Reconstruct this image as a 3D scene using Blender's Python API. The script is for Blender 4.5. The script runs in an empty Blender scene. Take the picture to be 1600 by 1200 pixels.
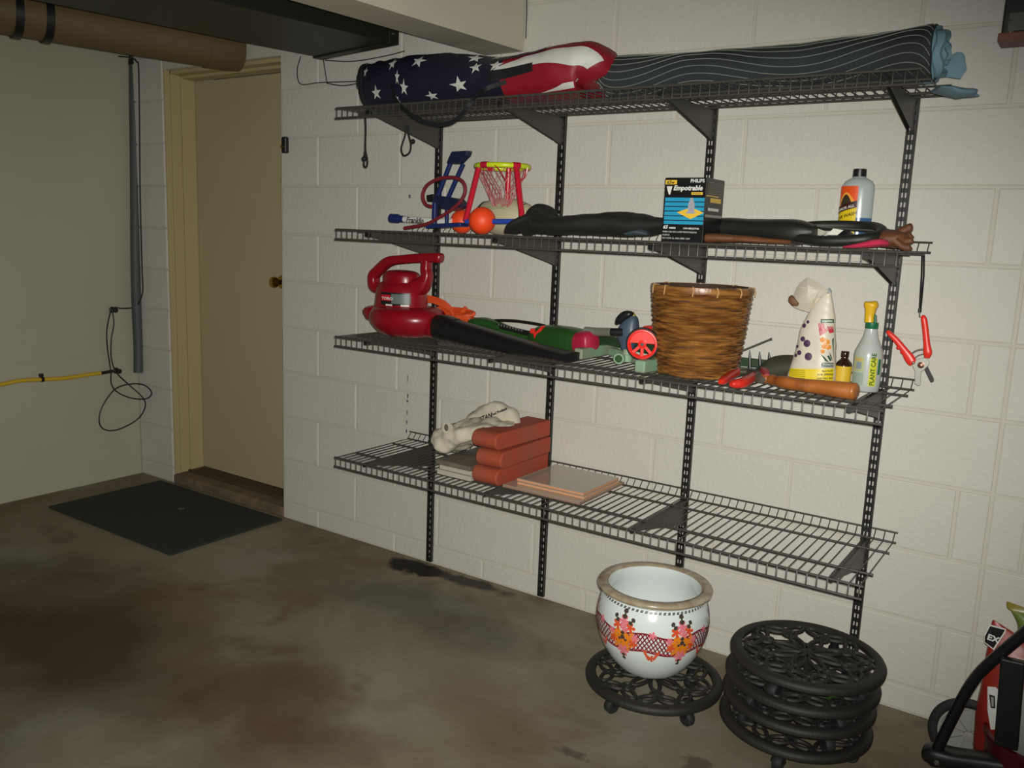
import bpy, math, random
from mathutils import Vector, Matrix, noise
random.seed(7)
PI = math.pi
D = bpy.data
SC = bpy.context.scene
COL = SC.collection
V = Vector

# ---------------------------------------------------------------- camera, world, light, exposure
CAM_YAW, CAM_PITCH, CAM_ROLL = .5954, 1.3997, .0387
CAM_LOC = V((3.0422, -2.5957, 1.3321))
FPX = 1348.1
R_CAM = Matrix.Rotation(CAM_YAW, 3, 'Z') @ Matrix.Rotation(CAM_PITCH, 3, 'X') @ Matrix.Rotation(CAM_ROLL, 3, 'Z')
cd = D.cameras.new('camera'); cam = D.objects.new('camera', cd); COL.objects.link(cam)
cd.sensor_fit = 'HORIZONTAL'; cd.sensor_width = 36; cd.lens = 36 * FPX / 1600; cd.clip_start = .05
cam.matrix_world = Matrix.Translation(CAM_LOC) @ R_CAM.to_4x4()
SC.camera = cam

w = D.worlds.new('world'); SC.world = w; w.use_nodes = True
bg = w.node_tree.nodes['Background']; bg.inputs[0].default_value = (.70, .78, .58, 1); bg.inputs[1].default_value = .03

# the camera's built-in flash: a small lamp beside the lens with a soft-edged beam
ld = D.lights.new('camera_flash', 'SPOT'); fl = D.objects.new('camera_flash', ld); COL.objects.link(fl)
ld.energy = 280; ld.color = (1, .985, .93); ld.shadow_soft_size = .016; ld.spot_size = math.radians(80); ld.spot_blend = 1.0
fl.scale = (1.6, 1, 1)
fl.location = CAM_LOC + R_CAM @ V((.012, .024, -.01))
fl.rotation_euler = (R_CAM @ Matrix.Rotation(.115, 3, 'Y') @ Matrix.Rotation(-.025, 3, 'X')).to_euler()

SC.view_settings.view_transform = 'Standard'; SC.view_settings.look = 'None'
SC.view_settings.exposure = 0.0; SC.view_settings.gamma = 1.0; SC.view_settings.use_curve_mapping = False

# ---------------------------------------------------------------- helpers
def P(px, py, y=None, x=None, z=None):
    """the point on a plane y=.., x=.. or z=.. behind a pixel of the 1600x1200 picture (used to read sizes off the photograph)"""
    d = R_CAM @ V(((px - 800) / FPX, (600 - py) / FPX, -1))
    if y is not None: t = (y - CAM_LOC.y) / d.y
    elif x is not None: t = (x - CAM_LOC.x) / d.x
    else: t = (z - CAM_LOC.z) / d.z
    return CAM_LOC + d * t
def mpp(p):
    return -((R_CAM.transposed() @ (V(p) - CAM_LOC)).z) / FPX

def lin(c): return tuple(((v / 255 + .055) / 1.055) ** 2.4 if v / 255 > .04045 else v / 255 / 12.92 for v in c)
MATS = {}
def mat(name, rgb, rough=.6, metal=0., bump=0., bscale=60., var=0., vscale=8., rgb2=None, trans=0., spec=.5, coat=0., detail=4):
    """rgb is an sRGB colour 0..255; var mixes towards rgb2 by a noise"""
    if name in MATS: return MATS[name]
    m = D.materials.new(name); m.use_nodes = True; nt = m.node_tree; b = nt.nodes['Principled BSDF']
    c = lin(rgb) + (1,); b.inputs['Base Color'].default_value = c
    b.inputs['Roughness'].default_value = rough; b.inputs['Metallic'].default_value = metal
    b.inputs['Specular IOR Level'].default_value = spec
    b.inputs['Transmission Weight'].default_value = trans
    b.inputs['Coat Weight'].default_value = coat
    tc = nt.nodes.new('ShaderNodeTexCoord')
    if var > 0 or rgb2:
        n = nt.nodes.new('ShaderNodeTexNoise'); n.inputs['Scale'].default_value = vscale; n.inputs['Detail'].default_value = detail
        nt.links.new(tc.outputs['Object'], n.inputs['Vector'])
        r = nt.nodes.new('ShaderNodeValToRGB'); r.color_ramp.elements[0].position = .35; r.color_ramp.elements[1].position = .68
        c2 = lin(rgb2) if rgb2 else tuple(x * (1 - var) for x in lin(rgb))
        r.color_ramp.elements[0].color = c2 + (1,) if len(c2) == 3 else c2; r.color_ramp.elements[1].color = c
        nt.links.new(n.outputs['Fac'], r.inputs['Fac']); nt.links.new(r.outputs['Color'], b.inputs['Base Color'])
    if bump > 0:
        n2 = nt.nodes.new('ShaderNodeTexNoise'); n2.inputs['Scale'].default_value = bscale; n2.inputs['Detail'].default_value = 5
        nt.links.new(tc.outputs['Object'], n2.inputs['Vector'])
        bp = nt.nodes.new('ShaderNodeBump'); bp.inputs['Strength'].default_value = bump; bp.inputs['Distance'].default_value = .004
        nt.links.new(n2.outputs['Fac'], bp.inputs['Height']); nt.links.new(bp.outputs['Normal'], b.inputs['Normal'])
    MATS[name] = m
    return m

class MB:
    def __init__(s): s.v = []; s.f = []
    def add(s, vs, fs):
        k = len(s.v); s.v += [V(p) for p in vs]; s.f += [tuple(i + k for i in q) for q in fs]; return s
    def box(s, lo, hi):
        x0, y0, z0 = lo; x1, y1, z1 = hi
        return s.add([(x0,y0,z0),(x1,y0,z0),(x1,y1,z0),(x0,y1,z0),(x0,y0,z1),(x1,y0,z1),(x1,y1,z1),(x0,y1,z1)],
                     [(0,3,2,1),(4,5,6,7),(0,1,5,4),(1,2,6,5),(2,3,7,6),(3,0,4,7)])
    def obox(s, c, ax, ay, az):
        """box from centre and three half-axis vectors"""
        c, ax, ay, az = V(c), V(ax), V(ay), V(az)
        vs = [c + ax*i + ay*j + az*k for k in (-1, 1) for i, j in ((-1,-1),(1,-1),(1,1),(-1,1))]
        return s.add(vs, [(0,3,2,1),(4,5,6,7),(0,1,5,4),(1,2,6,5),(2,3,7,6),(3,0,4,7)])
    def bar(s, a, b, w, h, up=(0, 0, 1)):
        a, b = V(a), V(b); t = (b - a); L = t.length; t.normalize(); u = V(up); n = t.cross(u)
        if n.length < 1e-4: n = t.cross(V((0,1,0)))
        n.normalize(); u = n.cross(t)
        return s.obox((a + b) / 2, t * L / 2, n * w / 2, u * h / 2)
    def prism(s, poly, off):
        """polygon (3D points) extruded by the vector off"""
        n = len(poly); off = V(off); vs = [V(p) for p in poly] + [V(p) + off for p in poly]
        fs = [tuple(range(n))[::-1], tuple(range(n, 2*n))] + [(i, (i+1) % n, n + (i+1) % n, n + i) for i in range(n)]
        return s.add(vs, fs)
    def tube(s, pts, r, n=8, closed=False, flat=1., cap=True):
        pts = [V(p) for p in pts]; m = len(pts); rr = r if isinstance(r, (list, tuple)) else [r] * m
        vs = []; pn = None
        for i in range(m):
            if closed: t = pts[(i+1) % m] - pts[i-1]
            else: t = pts[min(i+1, m-1)] - pts[max(i-1, 0)]
            if t.length < 1e-9: t = V((0,0,1))
            t.normalize()
            if pn is None:
                q = V((0,0,1)) if abs(t.z) < .9 else V((1,0,0)); nn = t.cross(q).normalized()
            else:
                nn = pn - t * pn.dot(t)
                if nn.length < 1e-6: nn = t.cross(V((0,0,1)))
                nn.normalize()
            pn = nn; bb = t.cross(nn)
            for k in range(n):
                a = 2*PI*k/n; vs.append(pts[i] + nn*rr[i]*math.cos(a) + bb*rr[i]*flat*math.sin(a))
        fs = []; M = m if closed else m - 1
        for i in range(M):
            j = (i+1) % m
            for k in range(n): fs.append((i*n+k, i*n+(k+1) % n, j*n+(k+1) % n, j*n+k))
        if not closed and cap: fs += [tuple(range(n))[::-1], tuple(range((m-1)*n, m*n))]
        return s.add(vs, fs)
    def lathe(s, c, prof, n=32, sx=1., sy=1., axis=None):
        """prof: list of (r, z) from the centre c; axis: optional rotation matrix"""
        c = V(c); vs = []; Mx = axis or Matrix.Identity(3)
        for r, z in prof:
            for k in range(n):
                a = 2*PI*k/n; vs.append(c + Mx @ V((r*sx*math.cos(a), r*sy*math.sin(a), z)))
        fs = [(i*n+k, i*n+(k+1) % n, (i+1)*n+(k+1) % n, (i+1)*n+k) for i in range(len(prof)-1) for k in range(n)]
        if prof[0][0] > 1e-6: fs.append(tuple(range(n))[::-1])
        if prof[-1][0] > 1e-6: fs.append(tuple(range((len(prof)-1)*n, len(prof)*n)))
        return s.add(vs, fs)
    def sphere(s, c, r, n=24, sx=1, sy=1, sz=1, axis=None):
        pr = [(r*math.sin(PI*i/(n//2)), -r*math.cos(PI*i/(n//2))*sz) for i in range(n//2+1)]
        pr[0] = (0, -r*sz); pr[-1] = (0, r*sz)
        return s.lathe(c, pr, n, sx, sy, axis)
    def loft(s, L, ns=40, n=24, s0=0., s1=1.):
        vs = []
        for i in range(ns+1):
            for k in range(n): vs.append(L(s0 + (s1-s0)*i/ns, 2*PI*k/n))
        fs = [(i*n+k, i*n+(k+1) % n, (i+1)*n+(k+1) % n, (i+1)*n+k) for i in range(ns) for k in range(n)]
        fs += [tuple(range(n))[::-1], tuple(range(ns*n, (ns+1)*n))]
        return s.add(vs, fs)
    def patch(s, fn, nu, nv):
        """grid of fn(u, v), u and v in 0..1"""
        vs = [fn(i/nu, j/nv) for i in range(nu+1) for j in range(nv+1)]
        fs = [(i*(nv+1)+j, (i+1)*(nv+1)+j, (i+1)*(nv+1)+j+1, i*(nv+1)+j+1) for i in range(nu) for j in range(nv)]
        return s.add(vs, fs)
    def fan(s, c, pts):
        n = len(pts); return s.add([c] + list(pts), [(0, i+1, (i+1) % n + 1) for i in range(n)])

def crom(pts, m):
    """Catmull-Rom through tuples"""
    n = len(pts); out = []
    for q in range(m+1):
        t = q*(n-1)/m; i = min(int(t), n-2); u = t - i
        p0, p1, p2, p3 = pts[max(i-1, 0)], pts[i], pts[i+1], pts[min(i+2, n-1)]
        out.append(tuple(.5*((2*b) + (-a+c)*u + (2*a-5*b+4*c-d)*u*u + (-a+3*b-3*c+d)*u**3) for a, b, c, d in zip(p0, p1, p2, p3)))
    return out
def smooth(pts, m=24): return [V(p) for p in crom([tuple(p) for p in pts], m)]

class Loft:
    """a soft body along a 3D centre line: secs = [(point, r_up, r_depth)]"""
    def __init__(s, secs, e=2., dref=(0, 1, 0), amp=0., freq=8., seed=0, straight=False):
        pts = [tuple(V(p)) + (a, b) for p, a, b in secs]
        s.N = 80; s.q = crom(pts, s.N) if not straight else [tuple(a + (b-a)*(t*(len(pts)-1) - min(int(t*(len(pts)-1)), len(pts)-2)) for a, b in zip(pts[min(int(t*(len(pts)-1)), len(pts)-2)], pts[min(int(t*(len(pts)-1)), len(pts)-2)+1])) for t in [i/s.N for i in range(s.N+1)]]
        s.e = e; s.d = V(dref); s.amp = amp; s.freq = freq; s.seed = seed
    def __call__(s, u, phi, off=0.):
        t = max(0., min(1., u)) * s.N; i = min(int(t), s.N-1); f = t - i
        q = [a + (b-a)*f for a, b in zip(s.q[i], s.q[i+1])]
        i0, i1 = max(i-2, 0), min(i+3, s.N)
        T = V(s.q[i1][:3]) - V(s.q[i0][:3])
        if T.length < 1e-7: T = V((1, 0, 0))
        T.normalize(); d = s.d - T*s.d.dot(T); d.normalize(); n = T.cross(d)
        c, sn = math.cos(phi), math.sin(phi); e = 2/s.e
        cc = math.copysign(abs(c)**e, c); ss = math.copysign(abs(sn)**e, sn)
        p = V(q[:3]) + n*(max(q[3], 1e-4) + off)*cc + d*(max(q[4], 1e-4) + off)*ss
        if s.amp:
            k = noise.noise(V((p.x*s.freq + s.seed, p.y*s.freq, p.z*s.freq*1.6))) + .5*noise.noise(V((p.x*s.freq*2.3, p.y*s.freq*2, p.z*s.freq*3 + s.seed)))
            p = p + (n*cc + d*ss)*s.amp*k
        return p

def finish(name, mb, m, parent=None, smooth=True, origin=None, bevel=0., angle=40, loc=None):
    me = D.meshes.new(name)
    if origin is None:
        if parent is not None: origin = V((0,0,0)) if loc is not None else parent['_o']
        else:
            xs = [p.x for p in mb.v]; ys = [p.y for p in mb.v]; zs = [p.z for p in mb.v]
            origin = V(((min(xs)+max(xs))/2, (min(ys)+max(ys))/2, min(zs)))
    o3 = V(origin)
    me.from_pydata([tuple(p - o3) for p in mb.v], [], mb.f)
    me.update()
    if smooth:
        for p in me.polygons: p.use_smooth = True
        try: me.set_sharp_from_angle(angle=math.radians(angle))
        except Exception: pass
    if m: me.materials.append(m)
    o = D.objects.new(name, me); COL.objects.link(o)
    if parent is not None:
        o.parent = parent
        o.location = (0, 0, 0) if loc is None else loc
    else: o.location = o3
    o['_o'] = o3
    if bevel:
        b = o.modifiers.new('bevel', 'BEVEL'); b.width = bevel; b.segments = 3; b.limit_method = 'ANGLE'; b.angle_limit = math.radians(35)
    return o
def tag(o, label=None, cat=None, group=None, kind=None):
    if label: o['label'] = label
    if cat: o['category'] = cat
    if group: o['group'] = group
    if kind: o['kind'] = kind
    return o
def thing(name, loc, label, cat, group=None, kind=None):
    o = D.objects.new(name, None); COL.objects.link(o); o.location = loc; o['_o'] = V(loc); o.empty_display_size = .05
    return tag(o, label, cat, group, kind)
def fixo(o): o['_o'] = V(o['_o'])
_oget = lambda o: V(o['_o'])
_finish = finish
def finish(name, mb, m, parent=None, **k):
    if parent is not None and 'origin' not in k and 'loc' not in k: k['origin'] = _oget(parent)
    o = _finish(name, mb, m, parent, **k)
    if parent is not None and k.get('loc') is None: o['_o'] = _oget(parent)
    return o
part = finish

def copy_tree(o, parent=None, loc=None, rot=None):
    c = o.copy(); COL.objects.link(c)
    if parent is not None: c.parent = parent
    if loc is not None: c.location = loc
    if rot is not None: c.rotation_euler = (0, 0, rot)
    for ch in list(o.children): copy_tree(ch, c)
    return c

def textmesh(s, size=1., bold=0., align='LEFT', shear=0.):
    c = D.curves.new('text', 'FONT'); c.body = s; c.size = size; c.align_x = align; c.offset = bold; c.shear = shear; c.resolution_u = 2
    o = D.objects.new('text', c); COL.objects.link(o); bpy.context.view_layer.update()
    dg = bpy.context.evaluated_depsgraph_get(); me = D.meshes.new_from_object(o.evaluated_get(dg))
    vs = [V(v.co) for v in me.vertices]; fs = [tuple(p.vertices) for p in me.polygons]
    D.objects.remove(o); D.curves.remove(c); D.meshes.remove(me)
    return vs, fs
def textmap(mb, s, fn, size=1., **k):
    vs, fs = textmesh(s, size, **k); return mb.add([fn(v.x, v.y) for v in vs], fs)

# ---------------------------------------------------------------- materials of the place
M_wall = mat('painted_block', (204, 201, 190), .62, bump=.45, bscale=70, var=.05, vscale=3.)
M_mortar = mat('painted_mortar', (196, 192, 178), .7, bump=.3, bscale=90)
M_leftwall = mat('painted_plaster', (176, 174, 152), .7, bump=.12, bscale=25, var=.06, vscale=1.5)
M_door = mat('olive_door_paint', (178, 165, 128), .5, var=.04, vscale=2)
M_frame = mat('olive_frame_paint', (176, 162, 116), .45)
M_conc = mat('step_concrete', (124, 106, 84), .85, bump=.5, bscale=40, var=.35, vscale=14)
M_wood_dark = mat('dark_sill_wood', (84, 64, 44), .7, bump=.3, bscale=40, var=.3, vscale=20)
M_duct = mat('dark_sheet_metal', (26, 28, 20), .5, metal=.0, var=.2, vscale=2)
M_beam = mat('beam_paint', (196, 190, 170), .6, bump=.08, bscale=30, var=.06, vscale=3)
M_steel = mat('bronze_coated_steel', (64, 62, 55), .45, spec=.5)
M_std = mat('standard_coated_steel', (34, 33, 32), .45)
M_black = mat('black_plastic', (24, 24, 26), .4)
M_blackrub = mat('black_rubber', (30, 30, 30), .7)
M_brass = mat('brass', (190, 150, 70), .25, metal=1.)
M_chrome = mat('bright_metal', (200, 200, 198), .25, metal=1.)

def floor_mat():
    m = D.materials.new('stained_concrete'); m.use_nodes = True; nt = m.node_tree; N = nt.nodes; L = nt.links; b = N['Principled BSDF']
    b.inputs['Roughness'].default_value = .72; b.inputs['Specular IOR Level'].default_value = .35
    tc = N.new('ShaderNodeTexCoord')
    def nz(sc, det, dist=0., off=(0, 0, 0)):
        mp = N.new('ShaderNodeMapping'); mp.inputs['Location'].default_value = off; L.new(tc.outputs['Object'], mp.inputs['Vector'])
        n = N.new('ShaderNodeTexNoise'); n.inputs['Scale'].default_value = sc; n.inputs['Detail'].default_value = det; n.inputs['Distortion'].default_value = dist
        L.new(mp.outputs['Vector'], n.inputs['Vector']); return n.outputs['Fac']
    def ramp(f, a, c0, bb, c1):
        r = N.new('ShaderNodeValToRGB'); r.color_ramp.elements[0].position = a; r.color_ramp.elements[0].color = c0; r.color_ramp.elements[1].position = bb; r.color_ramp.elements[1].color = c1
        L.new(f, r.inputs['Fac']); return r.outputs['Color']
    def mix(f, a, c, mode='MIX'):
        x = N.new('ShaderNodeMix'); x.data_type = 'RGBA'; x.blend_type = mode
        if isinstance(f, float): x.inputs[0].default_value = f
        else: L.new(f, x.inputs[0])
        for i, q in ((6, a), (7, c)):
            if isinstance(q, tuple): x.inputs[i].default_value = q
            else: L.new(q, x.inputs[i])
        return x.outputs[2]
    g = lambda *c: lin(c) + (1,)
    base = ramp(nz(1.6, 6, .6), .32, g(118, 108, 86), .68, g(140, 132, 112))
    base = mix(ramp(nz(.9, 5, .9, (3, 1, 0)), .50, (0, 0, 0, 1), .66, (.75, .75, .75, 1)), base, g(104, 82, 58))      # brown stains
    base = mix(ramp(nz(4.5, 8, .5, (7, 2, 0)), .56, (0, 0, 0, 1), .70, (.5, .5, .5, 1)), base, g(84, 64, 46))
    base = mix(ramp(nz(30, 6), .62, (0, 0, 0, 1), .75, (.4, .4, .4, 1)), base, g(90, 84, 72))
    base = mix(ramp(nz(2.2, 5, .3, (9, 9, 0)), .55, (0, 0, 0, 1), .72, (.45, .45, .45, 1)), base, g(150, 150, 138))
    def spot(cx, cy, rx, ry, edge, col, amt, nsc=7.):
        """a stain of its own shape around a point of the floor"""
        nonlocal base
        mp = N.new('ShaderNodeMapping'); mp.vector_type = 'POINT'
        mp.inputs['Location'].default_value = (-cx/rx, -cy/ry, 0); mp.inputs['Scale'].default_value = (1/rx, 1/ry, 0)
        L.new(tc.outputs['Object'], mp.inputs['Vector'])
        ln = N.new('ShaderNodeVectorMath'); ln.operation = 'LENGTH'; L.new(mp.outputs['Vector'], ln.inputs[0])
        ad = N.new('ShaderNodeMath'); ad.operation = 'MULTIPLY_ADD'; L.new(nz(nsc, 6, .3, (cx, cy, 0)), ad.inputs[0]); ad.inputs[1].default_value = 1.6; L.new(ln.outputs['Value'], ad.inputs[2])
        f = ramp(ad.outputs[0], 1.35, (amt, amt, amt, 1), 1.35 + edge, (0, 0, 0, 1))
        # ramp positions stay within 0..1: scale the value first
        return f, ad
    for cx, cy, rx, ry, edge, col, amt, nsc in STAINS_AND_PATCHES:
        mp = N.new('ShaderNodeMapping'); mp.inputs['Location'].default_value = (-cx/rx, -cy/ry, 0); mp.inputs['Scale'].default_value = (1/rx, 1/ry, 0)
        L.new(tc.outputs['Object'], mp.inputs['Vector'])
        ln = N.new('ShaderNodeVectorMath'); ln.operation = 'LENGTH'; L.new(mp.outputs['Vector'], ln.inputs[0])
        ad = N.new('ShaderNodeMath'); ad.operation = 'MULTIPLY_ADD'; L.new(nz(nsc, 6, .3, (cx, cy, 0)), ad.inputs[0]); ad.inputs[1].default_value = 1.6; L.new(ln.outputs['Value'], ad.inputs[2])
        hf = N.new('ShaderNodeMath'); hf.operation = 'MULTIPLY'; L.new(ad.outputs[0], hf.inputs[0]); hf.inputs[1].default_value = .35
        f = ramp(hf.outputs[0], .5 - edge, (amt, amt, amt, 1), .5 + edge, (0, 0, 0, 1))
        base = mix(f, base, g(*col))
    L.new(base, b.inputs['Base Color'])
    bp = N.new('ShaderNodeBump'); bp.inputs['Strength'].default_value = .35; bp.inputs['Distance'].default_value = .004
    L.new(nz(35, 6), bp.inputs['Height']); L.new(bp.outputs['Normal'], b.inputs['Normal'])
    return m
# (x, y, rx, ry, edge, colour, amount, noise scale)
STAINS_AND_PATCHES = [(.90, -.07, .19, .10, .05, (24, 20, 16), 1., 12.), (1.12, -.05, .30, .06, .06, (40, 33, 27), .85, 10.),
          (.42, -1.30, 1.0, .55, .16, (60, 48, 34), .85, 3.), (1.25, -1.1, .5, .3, .12, (88, 66, 48), .6, 5.), (2.60, -.55, .18, .12, .12, (50, 44, 36), .5, 9.),  # first entry here broadly darkens the floor at the left front
          (1.15, -.35, .7, .22, .12, (84, 80, 74), .6, 4.), (-.6, -1.9, .5, .4, .12, (52, 46, 34), .6, 4.),
          (2.05, -.78, .07, .03, .05, (58, 46, 38), .6, 20.), (2.33, -.62, .06, .05, .04, (70, 58, 48), .6, 30.)]

# ---------------------------------------------------------------- the room
mb = MB().box((-1.3, -4.2, -.06), (4.4, .4, 0.))
tag(finish('floor', mb, floor_mat(), smooth=False, origin=(0, 0, 0)), kind='structure')

BZ0, BH, BX0, BW = .0799, .2032, .2636, .4572
DX0, DX1, DTOP, DY = -.805, .03, 2.045, .15         # the door's opening and depth of its recess
XG = 2.862                                         # control joint
wall = MB()
for lo, hi in (((-1.25, .004, 0), (DX0, .3, 2.8)), ((DX1, .004, 0), (4.4, .3, 2.8)), ((DX0, .004, DTOP), (DX1, .3, 2.8))): wall.box(lo, hi)
wall_back = tag(finish('wall_back', wall, M_mortar, smooth=False, origin=(0, 0, 0)), kind='structure')
BLK = {}
def block(x0, x1, z0, z1):
    g = .0038
    x0 += g; x1 -= g; z0 += g; z1 -= g
    if x1 - x0 < .02 or z1 - z0 < .02: return
    w_, h_ = round(x1-x0, 3), round(z1-z0, 3); key = (w_, h_)
    if key not in BLK:
        c = .0042; a, b = w_/2, h_/2
        vs = [(-a, .006, -b), (a, .006, -b), (a, .006, b), (-a, .006, b)]
        for q, y in ((.0012, .0012), (c, 0.)):
            vs += [(-a+q, y, -b+q), (a-q, y, -b+q), (a-q, y, b-q), (-a+q, y, b-q)]
        fs = [(8, 9, 10, 11)] + [(r+i, r+(i+1) % 4, r+4+(i+1) % 4, r+4+i) for r in (0, 4) for i in range(4)]
        me = D.meshes.new('block'); me.from_pydata(vs, [], fs); me.update(); me.materials.append(M_wall)
        BLK[key] = me
    o = D.objects.new('block', BLK[key]); COL.objects.link(o); o.parent = wall_back
    o.location = ((x0+x1)/2, random.uniform(-.0008, .0006), (z0+z1)/2)
for i_ in range(-1, 10):
    block(-1.089, DX0, max(0, BZ0 + i_*BH), BZ0 + (i_+1)*BH)
rows = [(0., BZ0, 0)] + [(BZ0 + i*BH, BZ0 + (i+1)*BH, (i+1) % 2) for i in range(12)]
for z0, z1, par in rows:
    z1 = min(z1, 2.45)
    if z1 - z0 < .03: continue
    x = BX0 - 6*BW + (BW/2 if par else 0)
    while x < 4.2:
        for a, b in ((-1.09, XG), (XG, 4.2)):
            off = .0 if b == XG else .17
            xa, xb = max(x + off, a), min(x + off + BW, b)
            if xb - xa < .03: continue
            segs = [(xa, xb)]
            if z0 < DTOP - .01: segs = [(xa, min(xb, DX0)), (max(xa, DX1), xb)] if (xa < DX1 and xb > DX0) else segs
            for s0, s1 in segs:
                if s1 <= DX0 + .001: continue
                if s1 - s0 > .03: block(s0, s1, z0, z1)
        x += BW

M_mark = mat('old_blue_grey_mark', (104, 102, 118), .8)
for px, py, rw_, rh_ in ((637, 619, .004, .010), (636.5, 627, .006, .006), (636, 645, .003, .012), (635.5, 660, .004, .010), (635, 674, .005, .008), (640, 307, .006, .008), (637, 592, .002, .02)):
    c = P(px, py, y=-.0012)
    mb = MB().fan(c, [c + V((rw_*math.cos(q*PI/5)*(1+.3*math.sin(q*2.)), 0, rh_*math.sin(q*PI/5))) for q in range(10)])
    part('paint_mark', mb, M_mark, wall_back, smooth=False)

# side wall, with the proud lower band
mb = MB().box((-1.25, -4.2, .655), (-1.094, .0, 2.8)).box((-1.25, -4.2, 0), (-1.09, .0, .655))
tag(finish('wall_left', mb, M_leftwall, smooth=False, origin=(-1.09, 0, 0)), kind='structure')

# beam, rising to the ceiling over it
mb = MB().box((1.118, -4.2, 1.957), (1.283, .0, 2.8))
bm_ = tag(finish('beam', mb, M_beam, smooth=False, origin=(1.2, 0, 1.957)), kind='structure'); bm_.rotation_euler = (0, 0, -.075)
mb = MB().box((-1.25, -4.2, 2.5), (1.118, .0, 2.6))
tag(finish('ceiling', mb, M_leftwall, smooth=False, origin=(0, 0, 2.5)), kind='structure')
mb = MB().box((1.283, -4.2, 2.55), (4.4, .0, 2.65))
tag(finish('ceiling', mb, M_beam, smooth=False, origin=(2, 0, 2.55)), kind='structure')

# door with frame and step
door = tag(D.objects.new('door_1', None), kind='structure'); COL.objects.link(door); door['_o'] = V((0, 0, 0))
mb = MB().box((DX0+.022, DY+.012, .062), (DX1-.03, DY+.052, DTOP-.032))
part('door_slab', mb, M_door, door, smooth=False, bevel=.002)
fr = MB()
fr.box((DX0, .035, .05), (DX0+.016, DY+.07, DTOP)).box((DX0+.016, .085, .05), (DX0+.028, DY+.01, DTOP-.02))
fr.box((DX1-.016, .035, .05), (DX1, DY+.07, DTOP)).box((DX1-.028, .085, .05), (DX1-.016, DY+.01, DTOP-.02))
fr.box((DX0, .035, DTOP-.016), (DX1, DY+.07, DTOP)).box((DX0+.028, .085, DTOP-.03), (DX1-.028, DY+.01, DTOP-.016))
fr.box((DX0-.002, .006, .05), (DX0+.010, .035, DTOP+.002))
part('door_frame', fr, M_frame, door, smooth=False, bevel=.002)
kc = V((-.152, DY+.012, 1.072))
Rk = Matrix.Rotation(PI/2, 3, 'X')
mb = MB().lathe(kc, [(0, 0), (.031, 0), (.031, .005), (.012, .010), (.011, .028), (.020, .034), (.027, .046), (.024, .060), (.012, .067), (0, .068)], 28, axis=Rk)
tag(part('door_knob', mb, M_brass, door), 'round brass door knob')
st = MB().box((DX0, -.004, 0), (DX1, DY+.02, .048))
o = tag(finish('trim_1', st, M_conc, smooth=False, origin=(-.4, 0, 0), bevel=.008), kind='structure')
st = MB().box((DX0+.004, .075, .0485), (DX1-.004, DY+.055, .0605))
o = tag(finish('trim_2', st, M_wood_dark, smooth=False, origin=(-.4, .1, .0485), bevel=.004), kind='structure')

# duct with its flanged end
t = thing('air_duct', (.575, -.088, 2.0), 'dark sheet metal air duct running under the ceiling to the back wall', 'duct')
t['_o'] = V((.56, -.055, 2.0)); t.rotation_euler = (0, 0, -.175)
mb = MB().box((.32, -3.6, 2.0), (.80, -.055, 2.32)); part('duct_body', mb, M_duct, t, smooth=False, bevel=.004)
for yy in (-.075, -1.28, -2.5):
    mb = MB().box((.312, yy-.022, 1.994), (.808, yy+.022, 2.328)); part('flange', mb, M_duct, t, smooth=False, bevel=.002)
for zz in (2.03, 2.12): tag(part('bolt', MB().lathe((.808, -.075, zz), [(.008, 0), (.008, .006), (0, .007)], 10, axis=Matrix.Rotation(PI/2, 3, 'Y')), M_chrome, t), 'bright bolt head')
for yy in (-.5, -.9): pass

# brown pipe along the duct, bending into the wall over the door
M_pipe = mat('brown_wrapped_pipe', (104, 86, 56), .6, bump=.15, bscale=20, var=.1, vscale=5)
t = thing('insulated_pipe', (-.24, -.5, 1.98), 'thick brown wrapped pipe beside the dark duct above the door', 'pipe')
PX, PR = -.245, .088
PD = V((-.262, -1, 0)).normalized(); PQ = V((PD.y, -PD.x, 0)); P0 = V((PX, 0, 1.995+PR))
mb = MB().tube([P0 + PD*d_ + V((0, 0, d_*.004)) for d_ in (2.9, 2, 1, .5, .14)], PR, 28); part('pipe', mb, M_pipe, t)
mb = MB().tube([P0 + PD*.15, P0 + PD*.05, P0 - PD*.004], [PR*1.03, PR*1.03, PR*.96], 28); part('collar', mb, M_pipe, t)
for pxc in ((26, 58), (78, 63)):
    q = P(pxc[0], pxc[1], z=1.995); d_ = math.hypot(q.x-PX, q.y)
    for dd in (-.010, 0, .010):
        pass
    mb = MB().tube([P0 + PD*(d_-.014), P0 + PD*(d_+.014)], PR+.005, 28)
    part('strap', mb, M_black, t)

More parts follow.
